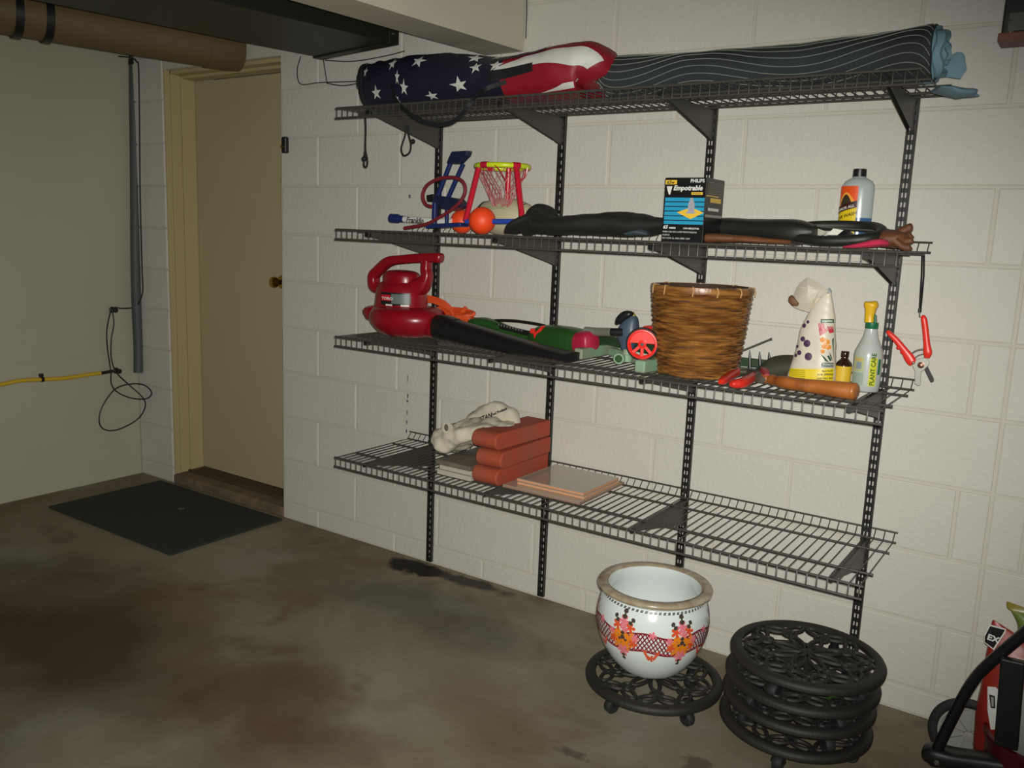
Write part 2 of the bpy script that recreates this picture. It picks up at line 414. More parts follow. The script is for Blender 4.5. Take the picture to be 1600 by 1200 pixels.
# grey conduit with cable, cable loop, hooks and yellow air hose on the side wall
M_cond = mat('grey_pvc', (74, 80, 80), .6)
xw = -1.09
c0, c1, c2 = P(209, 88, x=-1.06), P(211, 300, x=-1.06), P(216, 582, x=-1.06)
t = thing('grey_conduit', c2, 'grey vertical pipe on the left wall in the corner by the door', 'pipe')
mb = MB().tube(smooth([c0, (c0+c1)/2, c1, P(212, 440, x=-1.055), P(216, 540, x=-1.06), c2], 20), .024, 16); part('pipe', mb, M_cond, t)
mb = MB().tube([P(210, 94, x=-1.055), P(210, 102, x=-1.055)], .029, 16); part('pipe_strap', mb, M_black, t)
M_cable = mat('black_cable', (34, 32, 32), .5)
pts = [(185, 88, -1.085), (203, 90, -1.08), (213, 96, -1.03), (217, 120, -1.03), (219, 300, -1.03), (222, 420, -1.03), (223, 455, -1.035), (216, 475, -1.07), (206, 481, -1.08), (190, 482, -1.08), (175, 483, -1.08),
       (167, 515, -1.075), (168, 545, -1.075), (173, 580, -1.07), (174, 600, -1.07), (184, 613, -1.07), (205, 622, -1.07), (228, 623, -1.07), (237, 614, -1.07), (226, 602, -1.07), (205, 600, -1.07), (180, 608, -1.07), (160, 635, -1.07),
       (155, 658, -1.07), (163, 671, -1.07), (185, 671, -1.07), (215, 655, -1.07), (227, 635, -1.07), (222, 620, -1.07), (200, 600, -1.07), (182, 582, -1.07), (174, 560, -1.07), (174, 530, -1.07), (178, 505, -1.07), (175, 484, -1.075)]
def cabp(a, b, c):
    q = P(a, b, x=c)
    return q if q.y < -.022 else P(a, b, y=-.022)
mb = MB().tube(smooth([cabp(a, b, c) for a, b, c in pts], 220), .0036, 6)
tag(finish('black_cable', mb, M_cable), 'thin black cable looped from a hook on the left wall', 'cable')
for q, lab in (((175, 484), 'small black wall hook holding the cable above the yellow hose'), ((181, 579), 'black wall hook at the end of the yellow hose')):
    c = P(q[0], q[1], x=-1.09)
    mb = MB().lathe(c, [(.016, 0), (.016, .004), (.007, .008), (.007, .028), (.013, .034), (0, .036)], 14, axis=Matrix.Rotation(PI/2, 3, 'Y'))
    tag(finish('wall_hook', mb, M_black), lab, 'hook')
M_yel = mat('yellow_hose_rubber', (206, 172, 44), .5)
hp = [P(a, b, x=-1.078) for a, b in ((-90, 612), (-40, 606), (0, 601), (30, 595), (65, 593), (100, 591), (135, 586), (157, 583))]
t = thing('air_hose', hp[3], 'yellow hose running along the left wall', 'hose')
mb = MB().tube(smooth(hp, 60), .0098, 10); part('hose', mb, M_yel, t)
mb = MB().tube([P(155, 583.5, x=-1.078), P(176, 580, x=-1.078)], .0085, 10); tag(part('end_fitting', mb, M_black, t), 'black end fitting')
mb = MB().tube([P(63.5, 593, x=-1.078), P(68, 592.6, x=-1.078)], .0125, 10).box(tuple(P(65, 588, x=-1.078) - V((.012, .008, .004))), tuple(P(65, 588, x=-1.078) + V((.004, .008, .012)))); part('clip', mb, M_black, t)

# thin wires on the back wall near the duct, box, nail
t = thing('bell_wire', P(510, 130, y=-.005), 'thin dark wires stapled to the wall left of the flag bundle', 'wire')
for pl in ([(470, 88), (465, 105), (465, 122), (472, 132), (500, 129), (562, 127), (600, 126)], [(505, 92), (508, 112), (511, 130)], [(508, 94), (550, 96), (600, 88), (632, 80)], [(511, 130), (535, 134), (562, 130)]):
    mb = MB().tube(smooth([P(a, b, y=-.006) for a, b in pl], 30), .0022, 5); part('wire', mb, M_cable, t)
mb = MB().tube([P(823, -25, y=-.004), P(823, 20, y=-.004), P(821.5, 60, y=-.004)], .0018, 5)
tag(finish('wall_wire', mb, M_cable), 'thin dark wire hanging down the wall right of the beam', 'wire')
c = P(447.5, 227, y=-.004)
t = thing('door_latch_plate', c, 'small black latch box on the wall edge right of the door', 'latch')
mb = MB().box((c.x-.014, -.022, c.z-.034), (c.x+.014, .0, c.z+.034)); part('box', mb, M_black, t, smooth=False, bevel=.006)
mb = MB().lathe((c.x-.006, -.022, c.z-.006), [(.007, 0), (.007, .004), (0, .005)], 12, axis=Rk); part('button', mb, M_brass, t)

# black bracket high on the right
t = thing('door_rail_bracket', P(1580, 60, y=-.2), 'black steel bracket with bolts at the top right corner', 'bracket')
a = P(1567, 70, y=-.2)
mb = MB().box((a.x, -.26, a.z), (a.x+.14, -.2, a.z+.30)); part('housing', mb, M_black, t, smooth=False, bevel=.004)
mb = MB().box((a.x-.004, -.272, a.z-.006), (a.x+.14, -.195, a.z+.012)); tag(part('bottom_strip', mb, mat('rust_strip', (110, 58, 48), .6), t, smooth=False, bevel=.002), 'rusty bottom strip')
for q in ((1579.5, 33), (1578.5, 51)):
    c = P(q[0], q[1], y=-.26); mb = MB().lathe(c, [(.0075, 0), (.0075, .006), (.003, .008), (0, .008)], 6, axis=Rk); part('bolt', mb, M_chrome, t)
mb = MB().box((a.x+.012, -.268, a.z+.015), (a.x+.14, -.26, a.z+.055)); part('angle_strip', mb, mat('greenish_steel', (70, 78, 66), .5), t, smooth=False, bevel=.002)

# door mat
mm = mat('mat_fibre', (44, 45, 42), .95, bump=.8, bscale=220, var=.12, vscale=30)
mb = MB().box((-.872, -.615, .001), (.066, -.035, .010))
o = tag(finish('door_mat', mb, mm, smooth=False, bevel=.003), 'dark grey rectangular mat on the floor in front of the door', 'mat')
c = P(283, 795, z=.0105)
mb = MB().lathe(c, [(.016, 0), (.017, .001), (.0, .002)], 16); 
tag(finish('bottle_cap', mb, mat('dull_cap', (86, 88, 70), .6)), 'small dull disc lying on the dark door mat', 'disc')

# ---------------------------------------------------------------- wall standards, brackets, wire shelves
ZS = {1: 1.735, 2: 1.328, 3: .952, 4: .508}
XS = (.917, 1.456, 1.991, 2.557)
SX0, SX1, YB, YF = .800, 2.642, -.021, -.421
ORD = ('leftmost', 'second from the left', 'third from the left', 'rightmost')
LEV = {1: 'top shelf', 2: 'second shelf down', 3: 'third shelf down', 4: 'lowest shelf'}
sm = MB(); H0, H1 = .012, 1.745
wd = .026; y1, y0 = -.0005, -.0145
for s in (-1, 1): sm.box((s*wd/2 - (.0016 if s > 0 else 0), y0, H0), (s*wd/2 + (.0016 if s < 0 else 0), y1, H1))
sm.box((-wd/2, y0, H0), (-wd/2+.0068, y0+.0016, H1)).box((wd/2-.0068, y0, H0), (wd/2, y0+.0016, H1)).box((-.0026, y0, H0), (.0026, y0+.0016, H1))
z = H0; pitch = .0254
while z < H1 - .012:
    sm.box((-wd/2+.004, y0, z), (wd/2-.004, y0+.0016, z+.0125 if z > H0 else z+.02)); z += pitch
sm.box((-wd/2+.004, y0, H1-.02), (wd/2-.004, y0+.0016, H1))
std0 = None
for i, x in enumerate(XS):
    if std0 is None: o = std0 = finish('wall_standard', sm, M_std, smooth=False, origin=(0, 0, 0))
    else: o = std0.copy(); COL.objects.link(o)
    o.location = (x, 0, 0)
    tag(o, 'black slotted steel upright, %s of the four behind the shelves' % ORD[i], 'shelf upright', 'slotted shelf uprights')

def make_bracket():
    t = thing('shelf_bracket', (0, 0, 0), 'x', 'bracket', 'shelf brackets')
    y1, yt = -.0150, -.378
    prof = [(0, y1, -.009), (0, yt, -.009), (0, yt, -.020), (0, -.33, -.026), (0, -.05, -.088), (0, y1, -.098)]
    for s in (-.0062, .0050):
        mb = MB().prism([(s, p[1], p[2]) for p in prof], (.0012, 0, 0)); part('side_plate', mb, M_steel, t, smooth=False)
    mb = MB().prism([(-.0062, p[1], p[2]) for p in (prof[0], prof[1], (0, yt, -.0102), (0, y1, -.0102))], (.0124, 0, 0)); part('top_flange', mb, M_steel, t, smooth=False)
    mb = MB().tube([(0, yt+.006, -.016), (0, yt-.012, -.014)], .0075, 10); tag(part('tip_cap', mb, M_black, t), 'black plastic tip')
    return t
br0 = None
for k in ZS:
    for i, x in enumerate(XS):
        if br0 is None: o = br0 = make_bracket(); o.location = (x, 0, ZS[k])
        else: o = copy_tree(br0, None, (x, 0, ZS[k]))
        o['label'] = 'grey tapered bracket under the %s, %s' % (LEV[k], ORD[i])
def make_shelf():
    t = thing('wire_shelf', (0, 0, 0), 'x', 'shelf', 'wire shelves')
    r = .0036
    rails = [('front_rail', YF, -.001), ('front_lower_rail', YF-.002, -.034), ('front_support_rail', YF+.112, -.0058), ('rear_support_rail', -.108, -.0058), ('rear_rail', YB, -.001), ('rear_lip_rail', YB+.012, .026)]
    for n, y, z in rails:
        mb = MB().tube([(SX0, y, z), ((SX0+SX1)/2, y, z), (SX1, y, z)], r if 'lip' not in n else .003, 8); part(n, mb, M_steel, t)
    path = [(YB+.012, .0255), (YB+.006, .016), (YB-.004, .008), (YB-.002, .0015), (YB-.012, .0000), (YF+.03, .0000), (YF-.001, -.0005), (YF-.0038, -.006), (YF-.004, -.034)]
    mb = MB().tube([(0, y, z) for y, z in path], .0017, 5)
    wire = part('cross_wire', mb, M_steel, t)
    n = 72
    for j in range(n):
        o = wire if j == 0 else wire.copy()
        if j: COL.objects.link(o)
        o.location = (SX0 + .008 + j*(SX1-SX0-.016)/(n-1), 0, 0)
    return t
sh0 = None
for k in ZS:
    if sh0 is None: o = sh0 = make_shelf(); o.location = (0, 0, ZS[k])
    else: o = copy_tree(sh0, None, (0, 0, ZS[k]))
    o['label'] = {1: 'dark wire shelf, the topmost, under the flag bundle and the quilted roll', 2: 'dark wire shelf, second from the top, holding toys and the light bulb box',
                  3: 'dark wire shelf, third from the top, holding the red blower and wicker basket', 4: 'dark wire shelf, the lowest and mostly empty, holding bricks and tiles'}[k]

# ---------------------------------------------------------------- floor items: plant caddies and the jardiniere
M_iron = mat('black_cast_iron', (30, 28, 26), .62, bump=.25, bscale=120)
def make_caddy():
    t = thing('plant_caddy', (0, 0, 0), 'x', 'plant caddy', 'cast iron plant caddies')
    zt = .085; R = .199
    mb = MB()
    prof = [(R-.030, zt-.012), (R-.030, zt-.002), (R-.024, zt+.001), (R-.012, zt+.001), (R-.004, zt-.003), (R, zt-.010), (R-.001, zt-.018), (R-.006, zt-.022), (R-.010, zt-.020), (R-.012, zt-.012)]
    n = 72; vs = [(r*math.cos(2*PI*k/n), r*math.sin(2*PI*k/n), z) for r, z in prof for k in range(n)]; m = len(prof)
    mb.add(vs, [(i*n+k, i*n+(k+1) % n, ((i+1) % m)*n+(k+1) % n, ((i+1) % m)*n+k) for i in range(m) for k in range(n)])
    part('rim', mb, M_iron, t, loc=(0, 0, 0))
    mb = MB(); zg = zt-.006
    def ell(cx, cy, a, b, rot, r=.0062, n=18):
        c, s = math.cos(rot), math.sin(rot)
        mb.tube([(cx + a*math.cos(q)*c - b*math.sin(q)*s, cy + a*math.cos(q)*s + b*math.sin(q)*c, zg) for q in [2*PI*k/n for k in range(n)]], r, 6, closed=True, flat=.9)
    def arc(cx, cy, rad, a0, a1, r=.0050, n=10):
        mb.tube([(cx + rad*math.cos(a0 + (a1-a0)*k/n), cy + rad*math.sin(a0 + (a1-a0)*k/n), zg) for k in range(n+1)], r, 6)
    for k in range(8):
        a = 2*PI*k/8; c, s = math.cos(a), math.sin(a)
        ell(.054*c, .054*s, .040, .0135, a)                                     # petals round the centre
        mb.tube([(.094*c, .094*s, zg), (.112*c, .112*s, zg)], .0055, 6)
        for sg in (-1, 1):                                                      # paired scrolls towards the rim
            b = a + sg*.20; cc, ss = math.cos(b), math.sin(b)
            ell(.140*cc, .140*ss, .028, .0145, b + sg*1.0, .0060)
            arc(.112*c, .112*s, .018, a + sg*.4, a + sg*2.6, .0045)
            mb.tube([(.160*math.cos(a+sg*.28), .160*math.sin(a+sg*.28), zg), (.176*math.cos(a+sg*.30), .176*math.sin(a+sg*.30), zg)], .005, 6)
        mb.lathe((.118*c, .118*s, zg-.004), [(.011, 0), (.011, .008), (.006, .011), (0, .011)], 10)
    mb.lathe((0, 0, zg-.005), [(.018, 0), (.018, .009), (.010, .013), (0, .013)], 16)
    part('scrollwork_grille', mb, M_iron, t, loc=(0, 0, 0))
    for k in range(4):
        a = 2*PI*k/4 + .62; c, s = math.cos(a), math.sin(a); q = V((.150*c, .150*s, 0))
        f = MB().lathe((q.x, q.y, .048), [(.012, 0), (.012, .016), (.018, .020), (.018, .026)], 12).bar((q.x-.017*s, q.y+.017*c, .024), (q.x-.011*s, q.y+.011*c, .052), .014, .004).bar((q.x+.017*s, q.y-.017*c, .024), (q.x+.011*s, q.y-.011*c, .052), .014, .004)
        fo = part('caster', f, M_black, t, loc=(0, 0, 0))
        ax = Matrix.Rotation(a, 3, 'Z') @ Matrix.Rotation(PI/2, 3, 'X')
        wv = MB().lathe(q + V((0, 0, .0225)) + ax @ V((0, 0, -.0125)), [(.006, 0), (.018, 0), (.0222, .005), (.0222, .020), (.018, .025), (.006, .025)], 20, axis=ax)
        wo = part('wheel', wv, M_blackrub, fo, loc=(0, 0, 0))
    return t
CAD1 = V((2.096, -.401, 0)); ST = V((2.508, -.352, 0))
cad = make_caddy(); cad.location = CAD1; cad.rotation_euler = (0, 0, .52)
cad['label'] = 'black cast iron plant caddy under the white flowered pot'
labs = ('black iron plant caddy, lowest of the stack of four right of the pot', 'black iron plant caddy, second up in the stack of four', 'black iron plant caddy, third up in the stack of four, leaf scrap on it', 'black iron plant caddy topmost in the stack of four, its scrollwork fully seen')
for i, (dx, dy, r) in enumerate(((-.012, -.012, 1.0), (-.012, .0, .2), (-.006, -.006, 1.9), (0, 0, .7))):
    o = copy_tree(cad, None, (ST.x+dx, ST.y+dy, .0605*i), r); o['label'] = labs[i]
mb = MB().patch(lambda u, v: P(1290 + 28*u, 1091 + 8*v - 3*math.sin(PI*u), y=-.52) + V((0, .02*v, .002*math.sin(5*u))), 8, 4)
tag(finish('green_leaf', mb, mat('leaf_green', (70, 120, 30), .5)), 'small bright green leaf caught in the stacked plant caddies', 'leaf')

M_porc = mat('white_porcelain', (216, 224, 220), .16, coat=.3)
PC = V((2.068, -.375, .0855))
pot = thing('jardiniere', PC, 'white porcelain planter pot with an orange floral band on the iron caddy', 'pot')
outp = [(.075, 0), (.080, .003), (.100, .018), (.128, .052), (.150, .095), (.161, .140), (.163, .170), (.158, .203), (.148, .228), (.143, .238), (.146, .243)]
rimp = [(.146, .243), (.156, .247), (.1655, .253), (.167, .259), (.163, .264), (.150, .2655), (.138, .265), (.134, .260)]
inp = [(.134, .260), (.134, .245), (.140, .22), (.150, .18), (.150, .14), (.135, .08), (.10, .03), (.0, .024)]
pf = [V((a, b, 0)) for a, b in outp]
prs = [(max(a, 0), b) for a, b in [(q.x, q.y) for q in smooth(pf, 44)]]
mb = MB().lathe(PC, prs + inp[0:0], 72); mb.f = mb.f[:-1]
part('body', mb, M_porc, pot, angle=80)
mb = MB().lathe(PC, inp, 64); mb.f = [f for f in mb.f if len(f) == 4]; part('inside', mb, M_porc, pot, angle=80)
M_rim = mat('tan_rim_glaze', (172, 164, 136), .22, vscale=34, rgb2=(150, 128, 106), coat=.3)
mb = MB().lathe(PC, rimp, 72); mb.f = [f for f in mb.f if len(f) == 4]; tag(part('rim', mb, M_rim, pot, angle=80), 'tan rim with a small rose print')
mb = MB().lathe(PC + V((0, 0, .088)), [(.108, 0), (.106, .003), (0, .004)], 28); tag(part('inner_disc', mb, M_black, pot), 'dark disc standing in for the pot bottom'); mb = None  # raised disc added to show the dark bottom of the pot
def pr(z):
    for (a, b), (c, d) in zip(prs, prs[1:]):
        if b <= z <= d and d > b: return a + (c-a)*(z-b)/(d-b)
    return .15
def ps(th, z, off=.0006):
    r = pr(z) + off; return PC + V((r*math.cos(th), r*math.sin(th), z))
TH0 = math.atan2(CAM_LOC.y-PC.y, CAM_LOC.x-PC.x)
M_crim = mat('crimson_glaze', (120, 24, 36), .25); M_org = mat('orange_glaze', (226, 130, 34), .25); M_pink = mat('pink_glaze', (222, 120, 132), .25); M_lf = mat('dark_leaf_glaze', (70, 62, 50), .3); M_red = mat('red_orange_glaze', (214, 84, 44), .25)
bnd = MB(); zc = .148
def drop(th): return -.012*abs(math.sin((th-TH0)*3+.35))**1.5
for k in range(96):                                   # two edges of the band
    a, b = 2*PI*k/96, 2*PI*(k+1)/96
    for z0, z1 in ((zc+.027, zc+.031), (zc-.027, zc-.023)):
        bnd.add([ps(a, z0+drop(a)), ps(b, z0+drop(b)), ps(b, z1+drop(b)), ps(a, z1+drop(a))], [(0, 1, 2, 3)])
n = 84
for k in range(n):                                    # lattice
    a = 2*PI*k/n
    for sg in (-1, 1):
        m_ = 4; st_ = .0042/.16
        for j in range(m_):
            u0, u1 = j/m_, (j+1)/m_; w0 = .052
            A = lambda u, q: ps(a + sg*u*2*PI/n*3 + q, zc-.0235+u*w0+drop(a + sg*u*2*PI/n*3), .0007)
            bnd.add([A(u0, 0), A(u0, st_), A(u1, st_), A(u1, 0)], [(0, 1, 2, 3)])
tag(part('lattice_band', bnd, M_crim, pot, smooth=False), 'crimson lattice band'); 
pinkband = MB()
for k in range(96):
    a, b = 2*PI*k/96, 2*PI*(k+1)/96
    pinkband.add([ps(a, zc-.024+drop(a), .0004), ps(b, zc-.024+drop(b), .0004), ps(b, zc+.028+drop(b), .0004), ps(a, zc+.028+drop(a), .0004)], [(0, 1, 2, 3)])
part('pink_ground', pinkband, mat('pale_pink_glaze', (196, 112, 118), .25), pot, smooth=False)
def petals(mb, th, z, R0, k, off, r0=.35, rot=0):
    pts = []
    for i in range(k*6):
        a = 2*PI*i/(k*6) + rot; r = R0*(r0 + (1-r0)*abs(math.cos(k*(a-rot)/2))**.7)
        pts.append(ps(th + r*math.cos(a)/.162, z + r*math.sin(a), off))
    mb.fan(ps(th, z, off+.0002), pts)
fo_, fp_, fr_, fl_ = MB(), MB(), MB(), MB()
for j in range(6):
    th = TH0 - .50 + j*PI/3; dz = drop(th)*0
    for a, b, s in ((0, .008, .025), (-.15, .004, .021), (.15, .004, .021), (.07, -.018, .019), (-.08, -.019, .019)): petals(fo_, th+a, zc+b+dz, s, 5, .0011)
    for a, b, s in ((0, .050, .018), (0, -.038, .020), (.02, .030, .013), (-.23, .012, .012), (.23, .010, .012)): petals(fp_, th+a, zc+b, s, 6, .0013)
    for a, b, s in ((-.12, .036, .016), (.13, .036, .016), (-.20, -.010, .014), (.20, -.008, .014)): petals(fr_, th+a, zc+b, s, 5, .0012)
    for a, b, s, r in ((0, .070, .014, 1.57), (-.15, .054, .012, 2.2), (.15, .054, .012, .9), (0, -.058, .011, 1.57), (0, .012, .011, 1.57), (-.04, .0, .008, .5), (.04, .0, .008, 2.4)): petals(fl_, th+a, zc+b, s, 2, .0016, .12, r)
    t2 = th + PI/6                                   # pendant between the sprays
    petals(fp_, t2, zc+.026, .012, 5, .0012); petals(fr_, t2, zc-.046, .012, 5, .0012, .3)
    for sg in (-1, 1):
        for q in range(5): petals(fr_, t2+sg*(.05+.0*q)+sg*q*.018, zc-.047+q*.0055, .0055, 4, .0011)
tag(part('orange_blossoms', fo_, M_org, pot, smooth=False), 'orange painted blossoms'); tag(part('pink_blossoms', fp_, M_pink, pot, smooth=False), 'pink painted blossoms')
tag(part('red_blossoms', fr_, M_red, pot, smooth=False), 'red painted blossoms'); tag(part('leaves', fl_, M_lf, pot, smooth=False), 'dark painted leaves')
mb = MB()
for k in range(72):
    a = 2*PI*k/72
    mb.add([ps(a, .2295), ps(a+.05, .2295), ps(a+.065, .236), ps(a+.015, .236)], [(0, 1, 2, 3)])
tag(part('key_pattern', mb, mat('grey_green_glaze', (96, 100, 92), .3), pot, smooth=False), 'fine grey border under the rim')

# ---------------------------------------------------------------- cart with red bag at the right edge
M_frameb = mat('gloss_black_tube', (22, 20, 24), .3)
cart = thing('wheeled_cart', P(1500, 1190, z=0), 'black tube framed wheeled cart with maroon tub at the right edge', 'cart')
Yc = -.34
tb = smooth([P(1462, 1176, y=Yc), P(1480, 1138, y=Yc), P(1508, 1084, y=Yc), P(1530, 1052, y=Yc), P(1562, 1022, y=Yc), P(1606, 984, y=Yc), P(1660, 930, y=Yc)], 30)
mb = MB().tube(tb, .0135, 14); part('frame_tube', mb, M_frameb, cart)
mb = MB().bar(P(1583, 1030, y=-.36), P(1572, 1166, y=-.36), .022, .050, up=(1, 0, 0)); part('upright_post', mb, M_black, cart, smooth=False, bevel=.004)
lo = P(1452, 1181, y=Yc)
mb = MB().loft(Loft([(P(1444, 1180, y=-.33), .010, .020), (P(1456, 1178, y=-.33), .026, .030), (P(1490, 1184, y=-.33), .022, .030), (P(1540, 1194, y=-.33), .028, .030), (P(1600, 1205, y=-.33), .030, .03)], e=3), 20, 16); part('front_bar', mb, M_black, cart)
c = P(1464, 1191, y=-.365); mb = MB().lathe(c, [(.007, 0), (.007, .004), (0, .006)], 6, axis=Rk); part('bolt', mb, M_chrome, cart)
for wx, wy, nm in ((1512, -.20, 0), (1655, -.20, 1)):
    wc = P(1512, 1163, y=wy) if nm == 0 else P(1690, 1195, y=wy)
    R0 = wc.z if wc.z > .05 else .085
    R0 = .094; wc.z = R0 + .002
    n = 40
    mb = MB().tube([(wc.x + (R0-.009)*math.cos(2*PI*k/n), wc.y, wc.z + (R0-.009)*math.sin(2*PI*k/n)) for k in range(n)], .009, 10, closed=True, flat=1.5); wo = part('wheel', mb, M_blackrub, cart)
    mb = MB().tube([(wc.x + (R0-.020)*math.cos(2*PI*k/n), wc.y, wc.z + (R0-.020)*math.sin(2*PI*k/n)) for k in range(n)], .0045, 8, closed=True, flat=1.8)
    for k in range(9):
        a = 2*PI*k/9+.2; mb.bar((wc.x+.010*math.cos(a), wc.y, wc.z+.010*math.sin(a)), (wc.x+(R0-.020)*math.cos(a), wc.y, wc.z+(R0-.020)*math.sin(a)), .006, .012, up=(0, 1, 0))
    mb.lathe(wc + V((0, .012, 0)), [(.014, 0), (.014, .024), (.006, .026), (0, .026)], 16, axis=Rk)
    mb.lathe(wc + V((0, .003, 0)), [(R0-.022, 0), (R0-.022, .002), (0, .002)], 40, axis=Rk)
    tag(part('wheel_rim', mb, mat('grey_white_plastic', (150, 150, 142), .5), wo), 'pale spoked plastic wheel rim')
M_maroon = mat('maroon_plastic', (78, 12, 18), .4)
mb = MB(); prf = [(1537, 1137), (1600, 1161), (1680, 1190), (1680, 1290), (1560, 1290), (1542, 1240)]
tub = Loft([(P(1588, 1230, y=-.28) - V((0, 0, .02)), .10, .10), (P(1590, 1215, y=-.28), .10, .10)], e=3)
q0 = P(1537, 1137, y=-.28)
ctr = V((q0.x+.125, -.26, .012))
mb.lathe(ctr, [(.100, 0), (.110, .01), (.118, .06), (.122, q0.z-.02), (.128, q0.z-.016), (.128, q0.z-.006), (.118, q0.z-.004), (.112, q0.z-.03), (.105, .03), (0, .02)], 36)
part('tub', mb, M_maroon, cart)
# red bag inside the tub
M_redbag = mat('red_poly_bag', (150, 40, 26), .4, bump=.2, bscale=12, var=.3, vscale=6)
bag = thing('fertilizer_bag', ctr + V((0, 0, .06)), 'tall red plastic bag with a black and white badge behind the black tube', 'bag')
zb, zt_ = .05, P(1546, 963, y=-.22).z
xl = P(1534, 1050, y=-.22).x
BL = Loft([((xl+.085, -.22, .05), .075, .045), ((xl+.082, -.22, .12), .082, .05), ((xl+.078, -.22, .22), .078, .045), ((xl+.078, -.21, .30), .074, .03), ((xl+.078, -.205, zt_-.02), .074, .008), ((xl+.076, -.205, zt_), .066, .003)], e=2.6, dref=(0, 1, 0), amp=.004, freq=9)
mb = MB().loft(BL, 40, 28)
for i, p in enumerate(mb.v):                           # slanting top edge
    k = max(0, (p.z - zt_ + .09))/.09; mb.v[i] = V((p.x, p.y, p.z - k*max(0, (p.x - xl - .01))*.62))
part('bag_body', mb, M_redbag, bag)
def bfront(px, py, off=.002):
    return P(px, py, y=-.262 - off)
def slab(poly, y, th=.002):
    return MB().prism([P(a, b, y=y) for a, b in poly], (0, th, 0))
mb = slab([(1546, 976), (1572, 983), (1571, 988), (1553, 1016), (1538, 1004), (1538, 992)], -.252); part('badge_border', mb, mat('white_print', (214, 214, 206), .4), bag, smooth=False)
mb = slab([(1547, 978.5), (1570, 984.5), (1568.5, 988), (1552, 1013), (1538.5, 1003), (1539, 994)], -.2535); bd = part('badge', mb, M_black, bag, smooth=False)
A = P(1540, 999, y=-.256); Bx = P(1564, 1008, y=-.256); Uy = P(1545, 983, y=-.256)
ex = (Bx-A).normalized(); ey = (V(Uy)-A).normalized()
mb = MB(); textmap(mb, 'EX', lambda u, v: A + ex*(u+.002) + ey*(v+.002), .021, bold=.0008); tag(part('badge_letters', mb, mat('white_print', (1, 1, 1)), bd, smooth=False), 'white block letters')
mb = slab([(1543, 1073), (1556, 1074), (1560, 1078), (1557, 1140), (1548, 1140), (1543, 1110)], -.275); part('white_panel', mb, mat('white_print', (1, 1, 1)), bag, smooth=False)
mb = slab([(1545.5, 1085), (1554.5, 1088), (1555, 1107), (1548, 1106)], -.2765); lp = part('panel_box', mb, M_black, bag, smooth=False)
mb = slab([(1548, 1088.5), (1552.5, 1090), (1552.8, 1104.5), (1549.5, 1103.6)], -.278); part('panel_box_fill', mb, mat('grey_print', (150, 150, 140), .4), lp, smooth=False)
# pale bag and green bag at the frame edge
GL = Loft([(P(1606, 1170, y=-.27), .040, .04), (P(1606, 1130, y=-.27), .042, .045), (P(1604, 1090, y=-.27), .038, .03), (P(1604, 1078, y=-.27), .03, .008)], e=2.4, amp=.005, freq=14)
mb = MB().loft(GL, 24, 20); tag(finish('pale_plastic_bag', mb, mat('pale_clear_bag', (150, 152, 148), .25, bump=.6, bscale=30)), 'pale crinkled plastic bag in the maroon tub at the right edge', 'bag')
GL = Loft([(P(1612, 1080, y=-.17), .030, .04), (P(1610, 1020, y=-.17), .030, .04), (P(1608, 975, y=-.17), .026, .02), (P(1610, 960, y=-.17), .050, .004), (P(1612, 953, y=-.17), .056, .002)], e=2.4, amp=.004, freq=14)
mb = MB().loft(GL, 24, 20); tag(finish('green_bag', mb, mat('green_poly_bag', (40, 110, 46), .35, rgb2=(150, 120, 40), vscale=12)), 'green plastic bag top poking up behind the red bag', 'bag')

# ---------------------------------------------------------------- top shelf: flag bag, quilted roll
Z1, Z2, Z3, Z4 = .0020 + 1.735, .0020 + 1.328, .0020 + .952, .0020 + .508
M_navy = mat('navy_nylon', (22, 24, 44), .55, bump=.25, bscale=14)
M_flagred = mat('flag_red_nylon', (140, 18, 34), .55, bump=.2, bscale=14)
M_flagwhite = mat('flag_white_nylon', (205, 205, 198), .55)
fy = -.235
def cz(px, y): return P(px, 150, y=y).x
FS = []
for px, pt, rd in ((583, 122, .030), (586, 110, .055), (592, 103, .075), (610, 98, .090), (645, 93, .105), (665, 87, .112), (700, 87, .118), (760, 92, .118), (800, 93, .118), (850, 85, .122), (900, 73, .125), (928, 69, .122), (940, 76, .10), (945, 92, .06)):
    q = P(px, pt, y=fy + .01); r_ = (q.z - Z1)/2 if px < 944 else .05
    FS.append(((q.x, fy, Z1 + r_ + .001), r_, rd))
FL = Loft(FS, e=2.35, amp=.007, freq=9, seed=3)
XF0, XF1 = FS[0][0][0], FS[-1][0][0]
flag = thing('flag_bag', ((XF0+XF1)/2, fy, Z1), 'stars and stripes fabric bundle lying on the left of the top shelf', 'fabric bag')
sp = .645
mb = MB().loft(FL, 60, 44, 0, sp); tag(part('navy_half', mb, M_navy, flag), 'navy starred fabric')
mb = MB().loft(FL, 44, 44, sp, 1); tag(part('red_half', mb, M_flagred, flag), 'red striped fabric')
FR = -PI/2                                            # direction facing the viewer
def fsurf(u, ph, off=.0025): return FL(u, ph, off)
sgn = 1
